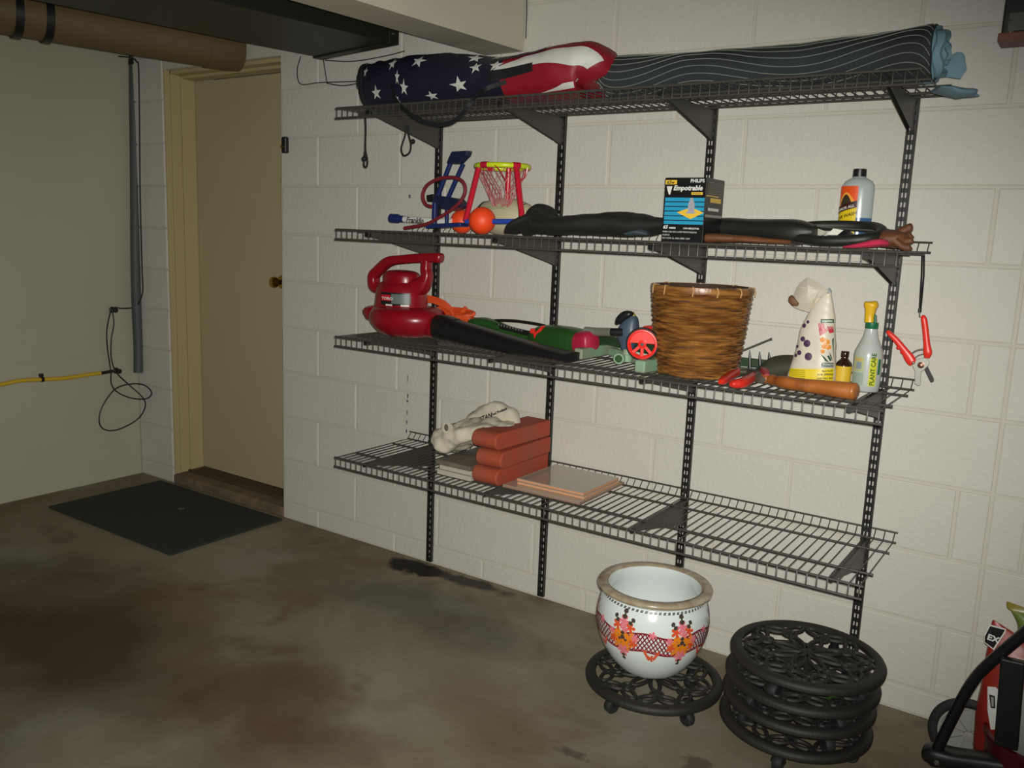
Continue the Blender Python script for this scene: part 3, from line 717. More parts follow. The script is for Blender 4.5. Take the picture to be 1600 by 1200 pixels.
# find which phi looks to the viewer and which looks up
up0 = FL(.5, 0).z > FL(.5, PI).z
def fph(h):                                           # h: 0 = facing out, +1 = top, -1 = bottom
    a = (PI/2 if FL(.5, PI/2).y < FL(.5, -PI/2).y else -PI/2)
    top = 0 if up0 else PI
    if a > 0: return a - h*PI/2 if top == 0 else a + h*PI/2
    return a + h*PI/2 if top == 0 else a - h*PI/2
def star(mb, u, h, s):
    L = (XF1-XF0); pts = []
    r0 = random.uniform(-.3, .3)
    for i in range(10):
        a = PI/2 + 2*PI*i/10 + r0; r = s*.80 if i % 2 == 0 else s*.32
        pts.append(fsurf(u + r*math.cos(a)/L, fph(h + r*math.sin(a)/.11)))
    mb.fan(fsurf(u, fph(h), .003), pts)
for u, h, s in ((.025, .50, .019), (.06, .12, .021), (.115, -.22, .023), (.05, -.40, .016), (.15, .80, .014), (.19, .30, .023), (.27, .85, .017), (.315, .36, .026), (.255, -.20, .024), (.415, .85, .014), (.44, .33, .026), (.395, -.18, .024), (.555, .52, .024), (.575, .20, .023), (.535, -.16, .024), (.70, .56, .024), (.475, -.42, .018), (.335, -.40, .018), (.62, .62, .022), (.635, .22, .022), (.36, .02, .019)):
    mb = MB(); star(mb, u, h, s); part('star', mb, M_flagwhite, flag, smooth=False)
mb = MB().patch(lambda a, b: fsurf(.63 + .315*a, fph(.03 + .05*math.sin(a*6.5) + .02*a + (.06 + .40*a**.55)*b), .0035), 40, 10); part('white_stripe', mb, M_flagwhite, flag)
mb = MB().patch(lambda a, b: fsurf(.73 + .225*a, fph(-.50 + .10*a + .14*b*min(1, a*3)), .0035), 30, 6); part('white_stripe', mb, M_flagwhite, flag)
mb = MB().patch(lambda a, b: fsurf(.625 + .115*a, fph(.34 + .12*a + (.50-.20*a)*b), .0028), 16, 8); part('navy_corner', mb, M_navy, flag)
mb = MB().patch(lambda a, b: fsurf(.62 + .105*a, fph(-.12 + .20*b*(1-.3*a) + .10*a), .006), 14, 8); part('navy_flap', mb, mat('dark_webbing', (14, 14, 18), .7), flag)
M_strap = mat('dark_webbing', (14, 14, 18), .7)
sl = [P(a, b, y=c) for a, b, c in ((612, 112, -.25), (612, 130, -.33), (618, 155, -.40), (640, 178, -.445), (668, 192, -.45), (697, 194, -.45), (716, 184, -.45), (738, 158, -.44), (757, 140, -.38), (790, 128, -.35))]
mb = MB()
pts = smooth(sl, 50)
for a, b in zip(pts, pts[1:]): mb.bar(a, b + (b-a)*.15, .004, .013, up=(.2, 0, 1))
part('carry_strap', mb, M_strap, flag, smooth=False)
mb = MB().tube([FL(.13, 2*PI*k/30, .004) for k in range(30)], .010, 6, closed=True, flat=.5); part('tie_band', mb, M_strap, flag)
mb = MB().loft(Loft([(P(585, 110, y=-.25), .010, .03), (P(600, 106, y=-.24), .022, .05), (P(616, 106, y=-.24), .012, .04)], e=2.2, amp=.004, freq=30), 12, 14); part('gathered_end', mb, M_navy, flag)
for pl, ym in (([(570, 172), (571.5, 200), (571, 232), (574, 250), (573, 260), (569, 259), (569, 248), (571, 232)], -.36), ([(637, 196), (632, 215), (627, 232), (631, 243), (640, 238), (642, 225), (638, 208), (639, 197)], -.2)):
    mb = MB().tube(smooth([P(a, b, y=ym) for a, b in pl], 50), .0032, 6)
    q = pl[6] if len(pl) == 8 and pl[0][0] == 570 else (645, 221)
    mb.sphere(P(q[0], q[1], y=ym), .009, 10); part('draw_cord', mb, M_strap, flag)

M_quilt = mat('dark_quilted_fabric', (42, 48, 50), .85, bump=.4, bscale=30, var=.2, vscale=10)
M_thread = mat('pale_thread', (128, 134, 126), .7)
M_blue = mat('light_blue_fabric', (112, 146, 158), .8, bump=.3, bscale=30)
qy = -.20; QS = []
for px, pt in ((948, 108), (953, 98), (972, 90), (1040, 86), (1110, 82), (1200, 75), (1300, 64), (1390, 53), (1450, 43), (1470, 40)):
    q = P(px, pt, y=qy); r = (q.z - Z1)/2
    QS.append(((q.x, qy, Z1 + r + .001), r, max(r*1.25, .075)))
QL = Loft(QS, e=2.1, amp=.004, freq=7, seed=9); QX0, QX1 = QS[0][0][0], QS[-1][0][0]
roll = thing('quilted_blanket_roll', ((QX0+QX1)/2, qy, Z1), 'long dark quilted moving blanket roll with pale blue lining on the top shelf', 'blanket')
mb = MB().loft(QL, 70, 44, 0, .985); part('outer_cover', mb, M_quilt, roll)
for j in range(9):
    h = -.55 + j*.20
    mb = MB().tube([QL(.02 + .955*i/110, fph(h + .22*math.sin(i/110*2*PI*2.55 + .4 + .5*math.sin(i/31)) + .10*i/110), .0015) for i in range(111)], .0011, 4)
    part('quilt_stitching', mb, M_thread, roll)
# rolled lining showing at the open end
er = QS[-1][1]; ec = V((QX1-.012, qy, Z1+er+.001))
mb = MB()
for k, rr in enumerate((1., .82, .62, .42, .22)):
    n = 36; x_ = ec.x + (.012, .030, .020, .034, .016)[k]; vs = []
    for xx, rad in ((ec.x-.03, rr*er), (x_, rr*er), (x_+.003, rr*er-.009), (ec.x-.03, rr*er-.014)):
        for q in range(n):
            a = 2*PI*q/n; wv = 1 + .03*math.sin(3*a + k)
            vs.append(V((xx + .004*math.sin(5*a+k), ec.y + rad*1.05*wv*math.cos(a), ec.z + rad*wv*math.sin(a))))
    mb.add(vs, [(i*n+q, i*n+(q+1) % n, (i+1)*n+(q+1) % n, (i+1)*n+q) for i in range(3) for q in range(n)])
tag(part('blue_lining', mb, M_blue, roll), 'light blue inner lining at the open end')
mb = MB().loft(Loft([(P(1462, 139, y=-.30), .004, .06), (P(1482, 142, y=-.29), .010, .07), (P(1502, 146, y=-.28), .010, .06), (P(1515, 147, y=-.27), .006, .04), (P(1518, 147, y=-.27), .002, .02)], e=2.2, amp=.003, freq=20), 20, 20); tag(part('blue_flap', mb, M_blue, roll), 'light blue loose flap end')
mb = MB().loft(Loft([(P(1484, 121, y=-.16), .026, .004), (P(1490, 104, y=-.16), .030, .005), (P(1497, 88, y=-.16), .016, .004), (P(1499, 82, y=-.16), .006, .003)], e=2.0, dref=(0, 1, 0), amp=.004, freq=30), 14, 14); part('blue_fold', mb, M_blue, roll)

# ---------------------------------------------------------------- second shelf
def pl(pts, y): return [P(a, b, y=y) for a, b in pts]
M_pblue = mat('blue_plastic', (30, 44, 96), .35); M_pred = mat('red_plastic', (188, 28, 48), .3); M_porange = mat('orange_foam', (238, 72, 26), .5)
M_yelgreen = mat('yellow_green_plastic', (196, 214, 32), .35); M_white = mat('white_plastic', (214, 216, 210), .4); M_dkred = mat('dark_red_vinyl', (118, 36, 44), .4)
# toy bat with white sleeve
ty = -.17; b0, b1 = P(610, 341, y=ty), P(706, 347, y=ty)
t = thing('toy_pump', (b0+b1)/2 - V((0, 0, .017)), 'blue toy tube with a white lettered sleeve lying left on the second shelf', 'toy')
mb = MB().tube([P(609, 341, y=ty), P(611, 341, y=ty), P(622, 341.6, y=ty), P(625, 342, y=ty), P(632, 342.5, y=ty)], [.010, .0165, .0165, .0125, .0125], 18); part('cap', mb, M_pblue, t)
mb = MB().tube([P(630, 342.4, y=ty), P(706, 347, y=ty)], .0122, 18); tag(part('sleeve', mb, M_white, t), 'white lettered sleeve')
A = P(634, 347, y=ty-.0132); B_ = P(678, 350, y=ty-.0132); ex = (B_-A).normalized(); ez = V((0, 0, 1))
def bt(u, v): return A + ex*(u) + V((0, -.0005, v + .0)) + V((0, (v-.010)**2*12, 0))
mb = MB(); textmap(mb, 'Franklin', bt, .026, bold=.0008, shear=.3); tag(part('lettering', mb, M_black, t, smooth=False), 'dark slanted lettering')
# blue folding stand
t = thing('toy_launcher', P(706, 350, y=-.22), 'dark blue folding plastic stand with a square top, on the second shelf', 'toy stand')
yb = -.20
mb = MB()
mb.bar(P(704, 255, y=yb), P(678, 322, y=yb-.01), .012, .014, up=(0, 1, 0)).bar(P(724, 256, y=yb), P(699, 312, y=yb-.01), .012, .014, up=(0, 1, 0)); part('twin_arms', mb, M_pblue, t, smooth=False, bevel=.002)
q = pl([(705, 236.5), (731, 235), (728, 243), (716, 255.5), (697, 255), (700, 247)], yb-.02)
mb = MB().prism(q, (0, .03, 0)); part('top_plate', mb, mat('dark_navy_plastic', (26, 34, 62), .4), t, smooth=False, bevel=.004)
mb = MB().prism(pl([(666, 305), (676, 303), (678, 315), (667, 315)], yb), (0, .03, 0)); part('latch', mb, M_black, t, smooth=False, bevel=.002)
mb = MB().prism(pl([(678, 305), (712, 310), (722, 322), (704, 329), (690, 326), (678, 316)], yb-.03), (0, .05, 0)); part('hinge_box', mb, mat('dark_navy_plastic', (26, 34, 62), .4), t, smooth=False, bevel=.004)
mb = MB().bar(P(680, 314, y=yb-.01), P(678.5, 353, y=yb-.01), .014, .016, up=(0, 1, 0)); part('leg', mb, M_pblue, t, smooth=False, bevel=.002)
mb = MB().bar(P(698.5, 326, y=yb-.01), P(698, 352, y=yb-.01), .010, .012, up=(0, 1, 0)); part('leg', mb, M_pblue, t, smooth=False, bevel=.002)
mb = MB().bar(P(672, 354, y=yb-.02), P(726, 351, y=yb-.02), .014, .05, up=(0, 1, 0)); part('base_bar', mb, M_pblue, t, smooth=False, bevel=.003)
# red hose loop
mb = MB().tube(smooth(pl([(632, 356.5), (650, 353.5), (668, 349.5), (686, 340), (705, 328), (720, 314), (727, 299), (724, 285), (712, 278), (697, 277.5), (680, 281.5), (666, 291), (660.5, 306), (665, 319), (674, 323)], -.245), 90), .0062, 8)
tag(finish('red_tubing', mb, M_dkred), 'dark red flexible tubing looped around the blue stand', 'tubing')
# hoop
hy = -.24
hp = thing('toy_hoop', P(785, 350, y=hy), 'toy basketball hoop with red legs, yellow rim and net', 'toy hoop')
rc = P(785, 262.5, y=hy); rr = .088
for nm, a, b, yy0, yy1 in (('leg', (748, 262), (727.5, 345), hy-.06, hy-.12), ('leg', (807, 262), (816, 341), hy-.06, hy-.10), ('leg', (795, 262), (792, 330), hy+.05, hy+.06)):
    mb = MB().tube([P(a[0], a[1], y=yy0), P(b[0], b[1], y=yy1)], .0092, 12); part(nm, mb, M_pred, hp)
mb = MB().tube([P(728, 346, y=hy-.12), P(816, 346, y=hy-.10)], .0082, 12); tag(part('crossbar', mb, mat('mid_blue_plastic', (40, 70, 160), .35), hp), 'blue crossbar')
n = 40
rim = [rc + V((rr*math.cos(2*PI*k/n), .078*math.sin(2*PI*k/n), .004)) for k in range(n)]
mb = MB().tube(rim, .0088, 10, closed=True); tag(part('rim', mb, M_yelgreen, hp), 'yellow green rim')
for k in (4, 16, 28, 36, ): part('rim_joint', MB().tube([rim[k], rim[(k+1) % n], rim[(k+2) % n]], .0105, 10), M_pred, hp)
mb = MB(); K = 14
def np_(k, lv): 
    f = 1 - .17*lv; a = 2*PI*(k + .5*(lv % 2))/K
    return rc + V((rr*f*math.cos(a), .078*f*math.sin(a), -.014*lv - .016*lv + .006*math.sin(k*2.1+lv)))
for lv in range(4):
    for k in range(K):
        for dk in (0, (1 if lv % 2 else -1)): mb.tube([np_(k, lv), np_(k+dk, lv+1)], .0014, 4)
part('net', mb, mat('net_cord', (196, 150, 146), .8, rgb2=(170, 40, 50), vscale=25), hp)
mb = MB().tube(smooth(pl([(773, 258), (781, 266), (790, 282)], hy-.09), 12), .0016, 5).tube(smooth(pl([(824, 262), (821, 275), (813, 283)], hy-.03), 12), .0022, 5); part('loose_cord', mb, M_pred, hp)
# balls
for (px, py, r, y, lab, nm) in ((753.5, 344.5, .043, -.352, 'bright orange foam ball in front of the toy hoop', 0), (722.5, 334.5, .042, -.13, 'orange foam ball half hidden behind the red hoop leg', 1)):
    c = P(px, py, y=y); c.z = Z2 + r
    mb = MB().sphere(c, r, 36); tag(finish('foam_ball', mb, M_porange), lab, 'ball', 'orange foam balls')
# football
M_ball = mat('cream_leather', (186, 178, 146), .45, bump=.25, bscale=160)
fc = P(789, 336, y=-.16); fc.z = Z2 + .062; ax = Matrix.Rotation(PI/2, 3, 'Y')
t = thing('football', fc - V((0, 0, .062)), 'cream football with dark green stripes lying behind the toy hoop', 'ball')
fr_ = lambda s: .0625*max(0, 1-abs(s)**2.1)**.62
fpr = [(max(fr_(s), 0), s*.133) for s in [math.sin(PI/2*(-1 + 2*i/28)) for i in range(29)]]
fpr[0] = (0, -.133); fpr[-1] = (0, .133)
mb = MB().lathe(fc, fpr, 36, axis=ax); part('ball_body', mb, M_ball, t)
for s in (-.62, .62):
    mb = MB().lathe(fc, [(fr_(s)+.0008, s*.133-.004), (fr_(s+.03)+.0012, s*.133), (fr_(s+.06)+.0008, (s+.06)*.133)], 36, axis=ax); mb.f = [f for f in mb.f if len(f) == 4]
    part('stripe', mb, mat('dark_green_print', (46, 66, 42), .5), t)
A = fc
def fbt(u, v):
    s = (u-.045)/.133; r = fr_(s)+.001; th = v/.06
    return fc + V((u-.045, -r*math.cos(th+.35), r*math.sin(th+.35)))
mb = MB(); textmap(mb, 'SPALDING', fbt, .018); part('faint_lettering', mb, mat('faint_green_print', (128, 146, 104), .5), t, smooth=False)
# black cloth
M_bcloth = mat('black_cloth', (22, 23, 21), .85, bump=.4, bscale=18)
CL = Loft([(P(803, 363, y=-.30), .008, .05), (P(812, 356, y=-.30), .016, .08), (P(838, 349, y=-.27), .030, .11), (P(872, 353, y=-.26), .027, .12), (P(910, 353, y=-.27), .029, .12), (P(950, 350, y=-.27), .035, .11), (P(985, 351, y=-.27), .036, .10), (P(1012, 353, y=-.27), .030, .09), (P(1034, 352, y=-.26), .022, .08), (P(1046, 352, y=-.24), .010, .05)], e=2.3, amp=.007, freq=12, seed=5)
mb = MB().loft(CL, 70, 36)
t = thing('black_cloth_bundle', P(920, 366, y=-.27), 'crumpled black cloth bundle between the football and the light bulb box', 'cloth')
part('cloth', mb, M_bcloth, t)
mb = MB().loft(Loft([(P(829, 342, y=-.2), .012, .04), (P(840, 331, y=-.2), .020, .05), (P(850, 328, y=-.2), .018, .05), (P(864, 340, y=-.2), .012, .04)], e=2, amp=.005, freq=20), 20, 20); part('cloth_peak', mb, M_bcloth, t)
mb = MB().loft(Loft([(P(980, 366, y=-.385), .004, .02), (P(1000, 363, y=-.385), .010, .03), (P(1014, 366, y=-.38), .004, .02)], e=2, amp=.002, freq=20), 14, 14); tag(part('blue_grey_patch', mb, mat('blue_grey_cloth', (54, 70, 78), .8), t), 'blue grey patch')
# light bulb box
bx0, bx1, bzt = P(1038.5, 300, y=-.372).x, P(1103, 300, y=-.372).x, P(1038, 277.5, y=-.372).z
by0, by1 = -.372, -.372 + .13
bxt = thing('light_bulb_box', ((bx0+bx1)/2, (by0+by1)/2, Z2), 'black and blue light bulb carton standing on the second shelf', 'box')
mb = MB().box((bx0, by0, Z2), (bx1, by1, bzt)); part('carton', mb, mat('black_card', (18, 18, 18), .35), bxt, smooth=False, bevel=.0008)
W_, H_ = bx1-bx0, bzt-Z2
def bp(u, v, o=.0008): return V((bx0 + u*W_, by0 - o, Z2 + v*H_))          # u, v in 0..1 over the front
def brect(u0, v0, u1, v1, o=.0008): return MB().box(tuple(bp(u0, v0, o)), tuple(V((bx0+u1*W_, by0-.0001, Z2+v1*H_))))
M_cy = mat('cyan_print', (40, 148, 184), .35); M_yp = mat('yellow_print', (226, 184, 60), .35); M_wp = mat('white_print', (1, 1, 1))
for k in range(6):
    v1 = .690 - k*.072; v0 = v1 - (.058 if k < 5 else .052)
    part('cyan_stripe', brect(.03, v0, .985, v1), M_cy, bxt, smooth=False)
mb = MB().add([bp(.34, .462, .0011), bp(.68, .36, .0011), bp(.985, .462, .0011), bp(.68, .545, .0011)], [(0, 1, 2, 3)]); part('yellow_diamond', mb, M_yp, bxt, smooth=False)
mb = MB(); prof = [(-.20, .455), (-.20, .47), (-.13, .47), (-.13, .56), (-.105, .62), (-.06, .655), (-.055, .69), (.055, .69), (.06, .655), (.105, .62), (.13, .56), (.13, .47), (.20, .47), (.20, .455), (.1, .445), (-.1, .445)]
prof = [(a*.62, b) for a, b in prof]
mb.add([bp(.68+a, b, .0014) for a, b in prof], [tuple(range(len(prof)))]); part('printed_bulb', mb, mat('grey_print_light', (158, 158, 164), .35), bxt, smooth=False)
mb = MB().add([bp(.05, .865, .0011), bp(.19, .865, .0011), bp(.165, .80, .0011), bp(.145, .735, .0011), bp(.115, .735, .0011), bp(.075, .80, .0011)], [tuple(range(6))][::1]); mb.f = [tuple(reversed(mb.f[0]))]; part('cone_emblem', mb, M_wp, bxt, smooth=False)
part('yellow_tab', brect(.015, .895, .29, .962), M_yp, bxt, smooth=False); part('yellow_tab', brect(.66, .735, .93, .775), M_yp, bxt, smooth=False)
def btext(s, u, v, size, m, o=.0012, **k):
    mb = MB(); textmap(mb, s, lambda a, b: V((bx0 + u*W_ + a, by0 - o, Z2 + v*H_ + b)), size, **k); part('lettering', mb, m, bxt, smooth=False)
btext('65w', .04, .903, .013, M_black, .0014, shear=.3, bold=.0003); btext('PHILIPS', .62, .925, .0125, M_wp, bold=.0004)
btext('Empotrable', .215, .806, .0178, M_wp, bold=.0007, shear=.25); btext('INTERIOR', .68, .742, .0055, M_black, .0014)
btext('65', .02, .205, .0135, M_wp, bold=.0005, shear=.25); btext('watts', .17, .205, .0090, M_wp, bold=.0003); btext('CON REFLECTOR', .52, .205, .0058, M_wp, bold=.0002)
btext('PARA USO EN LUCES EMPOTRADAS', .02, .145, .0062, M_wp); btext('NUEVO', .02, .095, .0062, M_wp); btext('NO USAR AL AIRE LIBRE 120V', .02, .045, .0062, M_wp)
def sp_(a, v): return V((bx1 + .0008, by0 + a*(by1-by0), Z2 + v*H_))
for v in [.93 - .028*k for k in range(8)]:
    mb = MB().add([sp_(.08, v), sp_(.9, v), sp_(.9, v+.010), sp_(.08, v+.010)], [(0, 1, 2, 3)]); part('printed_line', mb, mat('olive_print', (110, 106, 80), .4), bxt, smooth=False)
for a0, v0, a1, v1, m_ in ((.25, .63, .85, .70, M_yp), (.02, .72, .7, .735, M_yp), (.15, .5, .75, .545, M_wp), (.02, .40, .95, .44, mat('grey_print', (1, 1, 1)))):
    mb = MB().add([sp_(a0, v0), sp_(a1, v0), sp_(a1, v1), sp_(a0, v1)], [(0, 1, 2, 3)]); part('side_print', mb, m_, bxt, smooth=False)

# black sleeve / belt, with brown leather and papers
M_sleeve = mat('black_vinyl', (30, 31, 28), .5, bump=.15, bscale=20)
t = thing('black_sleeve', P(1240, 385, y=-.24), 'long black vinyl sleeve folded into a loop on the right of the second shelf', 'sleeve')
mb = MB().loft(Loft([(P(1103, 354, y=-.20), .022, .04), (P(1140, 356, y=-.2), .028, .05), (P(1200, 360, y=-.22), .030, .06), (P(1245, 363, y=-.24), .034, .06), (P(1275, 363, y=-.24), .018, .05)], e=2.6, amp=.002, freq=12), 40, 24); part('rolled_end', mb, M_sleeve, t)
mb = MB().tube(smooth([P(1240, 357, y=-.20), P(1270, 353, y=-.19), P(1310, 352.5, y=-.18), P(1345, 354, y=-.18), P(1366, 356, y=-.20), P(1377, 361, y=-.235), P(1374, 368, y=-.27), P(1355, 373, y=-.30), P(1320, 376, y=-.31), P(1280, 376, y=-.31), P(1240, 371, y=-.28)], 60), [.012 + .003*math.sin(PI*q_/60) for q_ in range(61)], 14); part('loop', mb, M_sleeve, t)
mb = MB().tube(smooth(pl([(1262, 352), (1290, 355), (1330, 358), (1366, 360)], -.235), 20), .0016, 5); part('seam', mb, mat('grey_piping', (84, 84, 78), .5), t)
M_leather = mat('brown_leather', (112, 68, 36), .6, bump=.3, bscale=40, var=.3, vscale=18)
mb = MB().loft(Loft([(P(1104, 374, y=-.33), .010, .02), (P(1110, 372, y=-.33), .013, .03), (P(1150, 373, y=-.32), .010, .03), (P(1200, 376, y=-.30), .008, .03), (P(1235, 378, y=-.28), .005, .02)], e=2.5, amp=.001, freq=20), 30, 16); tag(finish('leather_strap', mb, M_leather), 'brown leather strap lying under the black sleeve beside the light bulb box', 'strap')
t = thing('leather_gloves', P(1400, 386, y=-.22), 'brown leather gloves at the right end of the second shelf', 'gloves')
mb = MB().loft(Loft([(P(1368, 374, y=-.25), .016, .03), (P(1382, 374, y=-.25), .022, .05), (P(1400, 374, y=-.24), .022, .05), (P(1414, 376, y=-.23), .014, .04)], e=2.3, amp=.004, freq=24, seed=2), 24, 20); part('palm', mb, M_leather, t)
for a, b, c, r, yy in (((1398, 376), (1410, 385), (1421, 387), .0085, -.30), ((1400, 370), (1412, 377), (1424, 376), .0085, -.27), ((1400, 366), (1413, 360), (1423, 355), .0105, -.24), ((1395, 368), (1408, 368), (1423, 369), .009, -.22)):
    mb = MB().loft(Loft([(P(*a, y=yy), r*1.1, r*1.2), (P(*b, y=yy), r, r*1.1), (P(*c, y=yy), r, r*1.1), (P(c[0]+3, c[1]-1, y=yy), r*.5, r*.6)], e=2.2), 14, 14); part('finger', mb, M_leather, t)
mb = MB().loft(Loft([(P(1366, 366, y=-.2), .008, .02), (P(1380, 362, y=-.2), .010, .03), (P(1398, 366, y=-.2), .006, .02)], e=2.2), 14, 12); tag(part('red_cuff', mb, mat('dull_red_cloth', (130, 40, 44), .7), t), 'dull red cuff')
mb = MB().loft(Loft([(P(1318, 386, y=-.36), .002, .01), (P(1340, 384, y=-.36), .006, .02), (P(1368, 380, y=-.34), .010, .03), (P(1376, 380, y=-.32), .006, .02)], e=2.4), 16, 12)
tag(finish('pink_cloth', mb, mat('pink_red_cloth', (196, 44, 78), .7)), 'bright pink cloth strip sticking out under the black sleeve loop', 'cloth')
mb = MB().prism(pl([(1261, 357.5), (1276, 356.5), (1292, 362), (1287, 367), (1270, 370.5), (1265, 366)], -.22), (0, .003, 0)); tag(finish('paper_scrap', mb, mat('grey_paper', (170, 168, 150), .8), smooth=False), 'grey paper scrap seen in the left of the sleeve loop', 'paper', 'paper scraps')
mb = MB().prism(pl([(1302, 357), (1318, 359.5), (1308, 367.5), (1292, 367)], -.225), (0, .003, 0)); tag(finish('paper_scrap', mb, mat('white_paper', (220, 218, 204), .8), smooth=False), 'white paper scrap seen in the right of the sleeve loop', 'paper', 'paper scraps')
# car wash bottle
cy_ = -.10; cb = P(1335, 352, y=cy_); cb.z = Z2
bw = 24.5*mpp(cb); zc_ = P(1340, 264.5, y=cy_).z; Hb = zc_ - Z2
t = thing('car_wash_bottle', cb, 'clear plastic car wash bottle with an orange and yellow label', 'bottle')
M_clear = mat('clear_grey_plastic', (184, 194, 192), .2, trans=.15)
shp = [(.90, 0), (.97, .006), (1, .02), (1, Hb*.55), (1., Hb*.74), (.97, Hb*.80), (.82, Hb*.85), (.45, Hb*.895), (.38, Hb*.90), (.37, Hb*.93)]
mb = MB().lathe(cb, [(a*bw, b) for a, b in shp], 36, sy=.62); part('bottle_body', mb, M_clear, t)
mb = MB().lathe(cb + V((0, 0, .002)), [(a*bw*1.003, b) for a, b in shp[1:3]] + [(bw*1.003, Hb*.38), (0, Hb*.381)], 36, sy=.63); tag(part('blue_liquid', mb, mat('blue_liquid', (58, 96, 140), .15), t), 'blue liquid')
mb = MB().lathe(cb + V((0, 0, Hb*.905)), [(.40*bw, 0), (.41*bw, .002), (.40*bw, Hb*.093), (.37*bw, Hb*.097), (0, Hb*.097)], 24); part('cap', mb, M_black, t)
def lb(u, v, o=.0012):                                  # label coordinates wrapped on the bottle
    a = -PI/2 - .55 + (u-.5)*1.45; rr_ = bw + o
    return cb + V((rr_*math.cos(a), (rr_*.62 + o)*math.sin(a), Hb*(.12 + .665*v)))
def lpatch(u0, v0, u1, v1, m, nm, o=.0012, parent=None): return part(nm, MB().patch(lambda a, b: lb(u0+(u1-u0)*a, v0+(v1-v0)*b, o), 12, 4), m, parent or t)
M_lor = mat('orange_label', (232, 84, 30), .4); M_lye = mat('yellow_label', (226, 196, 30), .4)
lpatch(0, 0, 1, .62, M_lye, 'label'); lpatch(0, .60, 1, 1, M_lor, 'label_top')
part('label_mound', MB().patch(lambda a, b: lb(a, .58 + b*(.04 + .26*math.sin(PI*a)), .0016), 16, 4), mat('amber_label', (240, 160, 60), .4), t)
part('dark_crest', MB().patch(lambda a, b: lb(.2+.6*a, .64 + b*(.02 + .18*math.sin(PI*a)), .0018), 16, 4), mat('dark_crest', (60, 52, 36), .4), t)
part('banner', MB().patch(lambda a, b: lb(.0+1.*a, .47 + .13*a + .13*b, .0021), 16, 4), mat('dark_maroon_print', (60, 24, 24), .4), t)
part('base_arc', MB().patch(lambda a, b: lb(a, b*(.06 + .13*math.sin(PI*a*.9)), .0017), 16, 4), M_black, t)
lw = bw*1.45
def ltext(s, u, v, size, m, o, sl=.13):
    mb = MB(); textmap(mb, s, lambda a, b: lb(u + a/lw, v + b/(Hb*.655) + sl*(a/lw), o), size, bold=.0003); part('lettering', mb, m, t, smooth=False)
ltext('ARMOR ALL', .04, .50, .0100, M_wp, .0025); ltext('CAR WASH', .05, .345, .0118, M_black, .0017)
ltext('CONCENTRATE', .08, .27, .006, M_black, .0017, .05); ltext('CLEANS & PROTECTS', .08, .21, .005, M_black, .0017, .05)

# ---------------------------------------------------------------- third shelf
M_redp = mat('glossy_red_plastic', (138, 14, 26), .3, spec=.5)
M_or = mat('orange_cord', (222, 84, 34), .5)
M_grn = mat('dark_green_plastic', (34, 74, 28), .35)
by = -.21
vc = P(637, 505, y=by)
def zr(py, y=by, px=637): return P(px, py, y=y).z
k = mpp(vc)
bl = thing('leaf_blower', (vc.x, by, Z3), 'glossy red electric leaf blower with black nozzle on the third shelf', 'leaf blower')
z0 = Z3
za = lambda py: zr(py) - zr(532) + z0
mb = MB().lathe((vc.x, by, 0), [(0, z0), (.085, z0), (.100, z0+.004), (.118, za(527)), (.134, za(521)), (.148, za(514)), (.155, za(505)), (.150, za(497)), (.138, za(491)), (.115, za(487)), (.09, za(486)), (0, za(486))], 48, sy=.82)
part('fan_housing', mb, M_redp, bl, angle=60)
hx = P(627, 470, y=by).x
mb = MB().lathe((hx, by, 0), [(.112, za(490)), (.106, za(484)), (.103, za(470)), (.098, za(458)), (.084, za(452)), (.074, za(449)), (.074, za(440)), (.069, za(435)), (.052, za(432)), (.025, za(430.5)), (0, za(430.5))], 40, sy=.8)
part('motor_housing', mb, M_redp, bl, angle=50)
mb = MB().loft(Loft([(P(579, 494, y=by), .02, .03), (P(583, 489, y=by), .028, .05), (P(592, 489, y=by), .028, .06)], e=3), 10, 20); part('rear_lug', mb, M_redp, bl)
hd = Loft([(P(598, 452, y=by), .014, .022), (P(590, 450, y=by), .019, .022), (P(585.5, 446, y=by), .020, .022), (P(584, 437, y=by), .019, .022), (P(585, 430, y=by), .0195, .022), (P(591, 423, y=by), .019, .020), (P(603, 412, y=by), .019, .020), (P(612, 407.5, y=by), .018, .020), (P(622, 406, y=by), .0165, .019), (P(645, 404, y=by), .0165, .019), (P(672, 402.5, y=by), .0175, .019), (P(687, 403, y=by), .0175, .019), (P(690.5, 403.5, y=by), .012, .014)], e=3.2)
mb = MB().loft(hd, 60, 20); part('top_handle', mb, M_redp, bl)
mb = MB().loft(Loft([(P(667, 405, y=by), .018, .020), (P(666, 420, y=by), .018, .020), (P(667, 432, y=by), .020, .022), (P(660, 445, y=by), .030, .03), (P(648, 452, y=by), .034, .04)], e=3), 24, 20); part('handle_post', mb, M_redp, bl)
mb = MB().loft(Loft([(P(660, 509, y=by), .036, .045), (P(680, 511, y=by-.01), .040, .045), (P(694, 513, y=by-.02), .043, .045)], e=2.6), 14, 24); part('outlet', mb, M_redp, bl)
mb = MB().loft(Loft([(P(686, 512, y=by-.02), .045, .048), (P(689, 512, y=by-.02), .046, .049), (P(700, 514, y=by-.03), .046, .049), (P(712, 517, y=by-.04), .041, .044)], e=2.4), 14, 28); nzp = part('nozzle_collar', mb, M_black, bl)
mb = MB().loft(Loft([(P(706, 516, y=by-.035), .041, .044), (P(740, 525, y=by-.05), .038, .044), (P(790, 537, y=by-.075), .030, .042), (P(840, 548, y=by-.095), .022, .045), (P(880, 555.5, y=by-.11), .016, .050), (P(894, 558, y=by-.112), .015, .052)], e=2.6), 50, 28); part('nozzle', mb, M_black, bl)
def pan(px, py, o=.0):                               # label on the motor housing, wraps round it
    x = P(px, py, y=by-.07).x; r = .1045; dx = max(-.99, min(.99, (x-hx)/r))
    return V((x, by - r*.8*math.sqrt(1-dx*dx) - .0012 - o, za(py)))
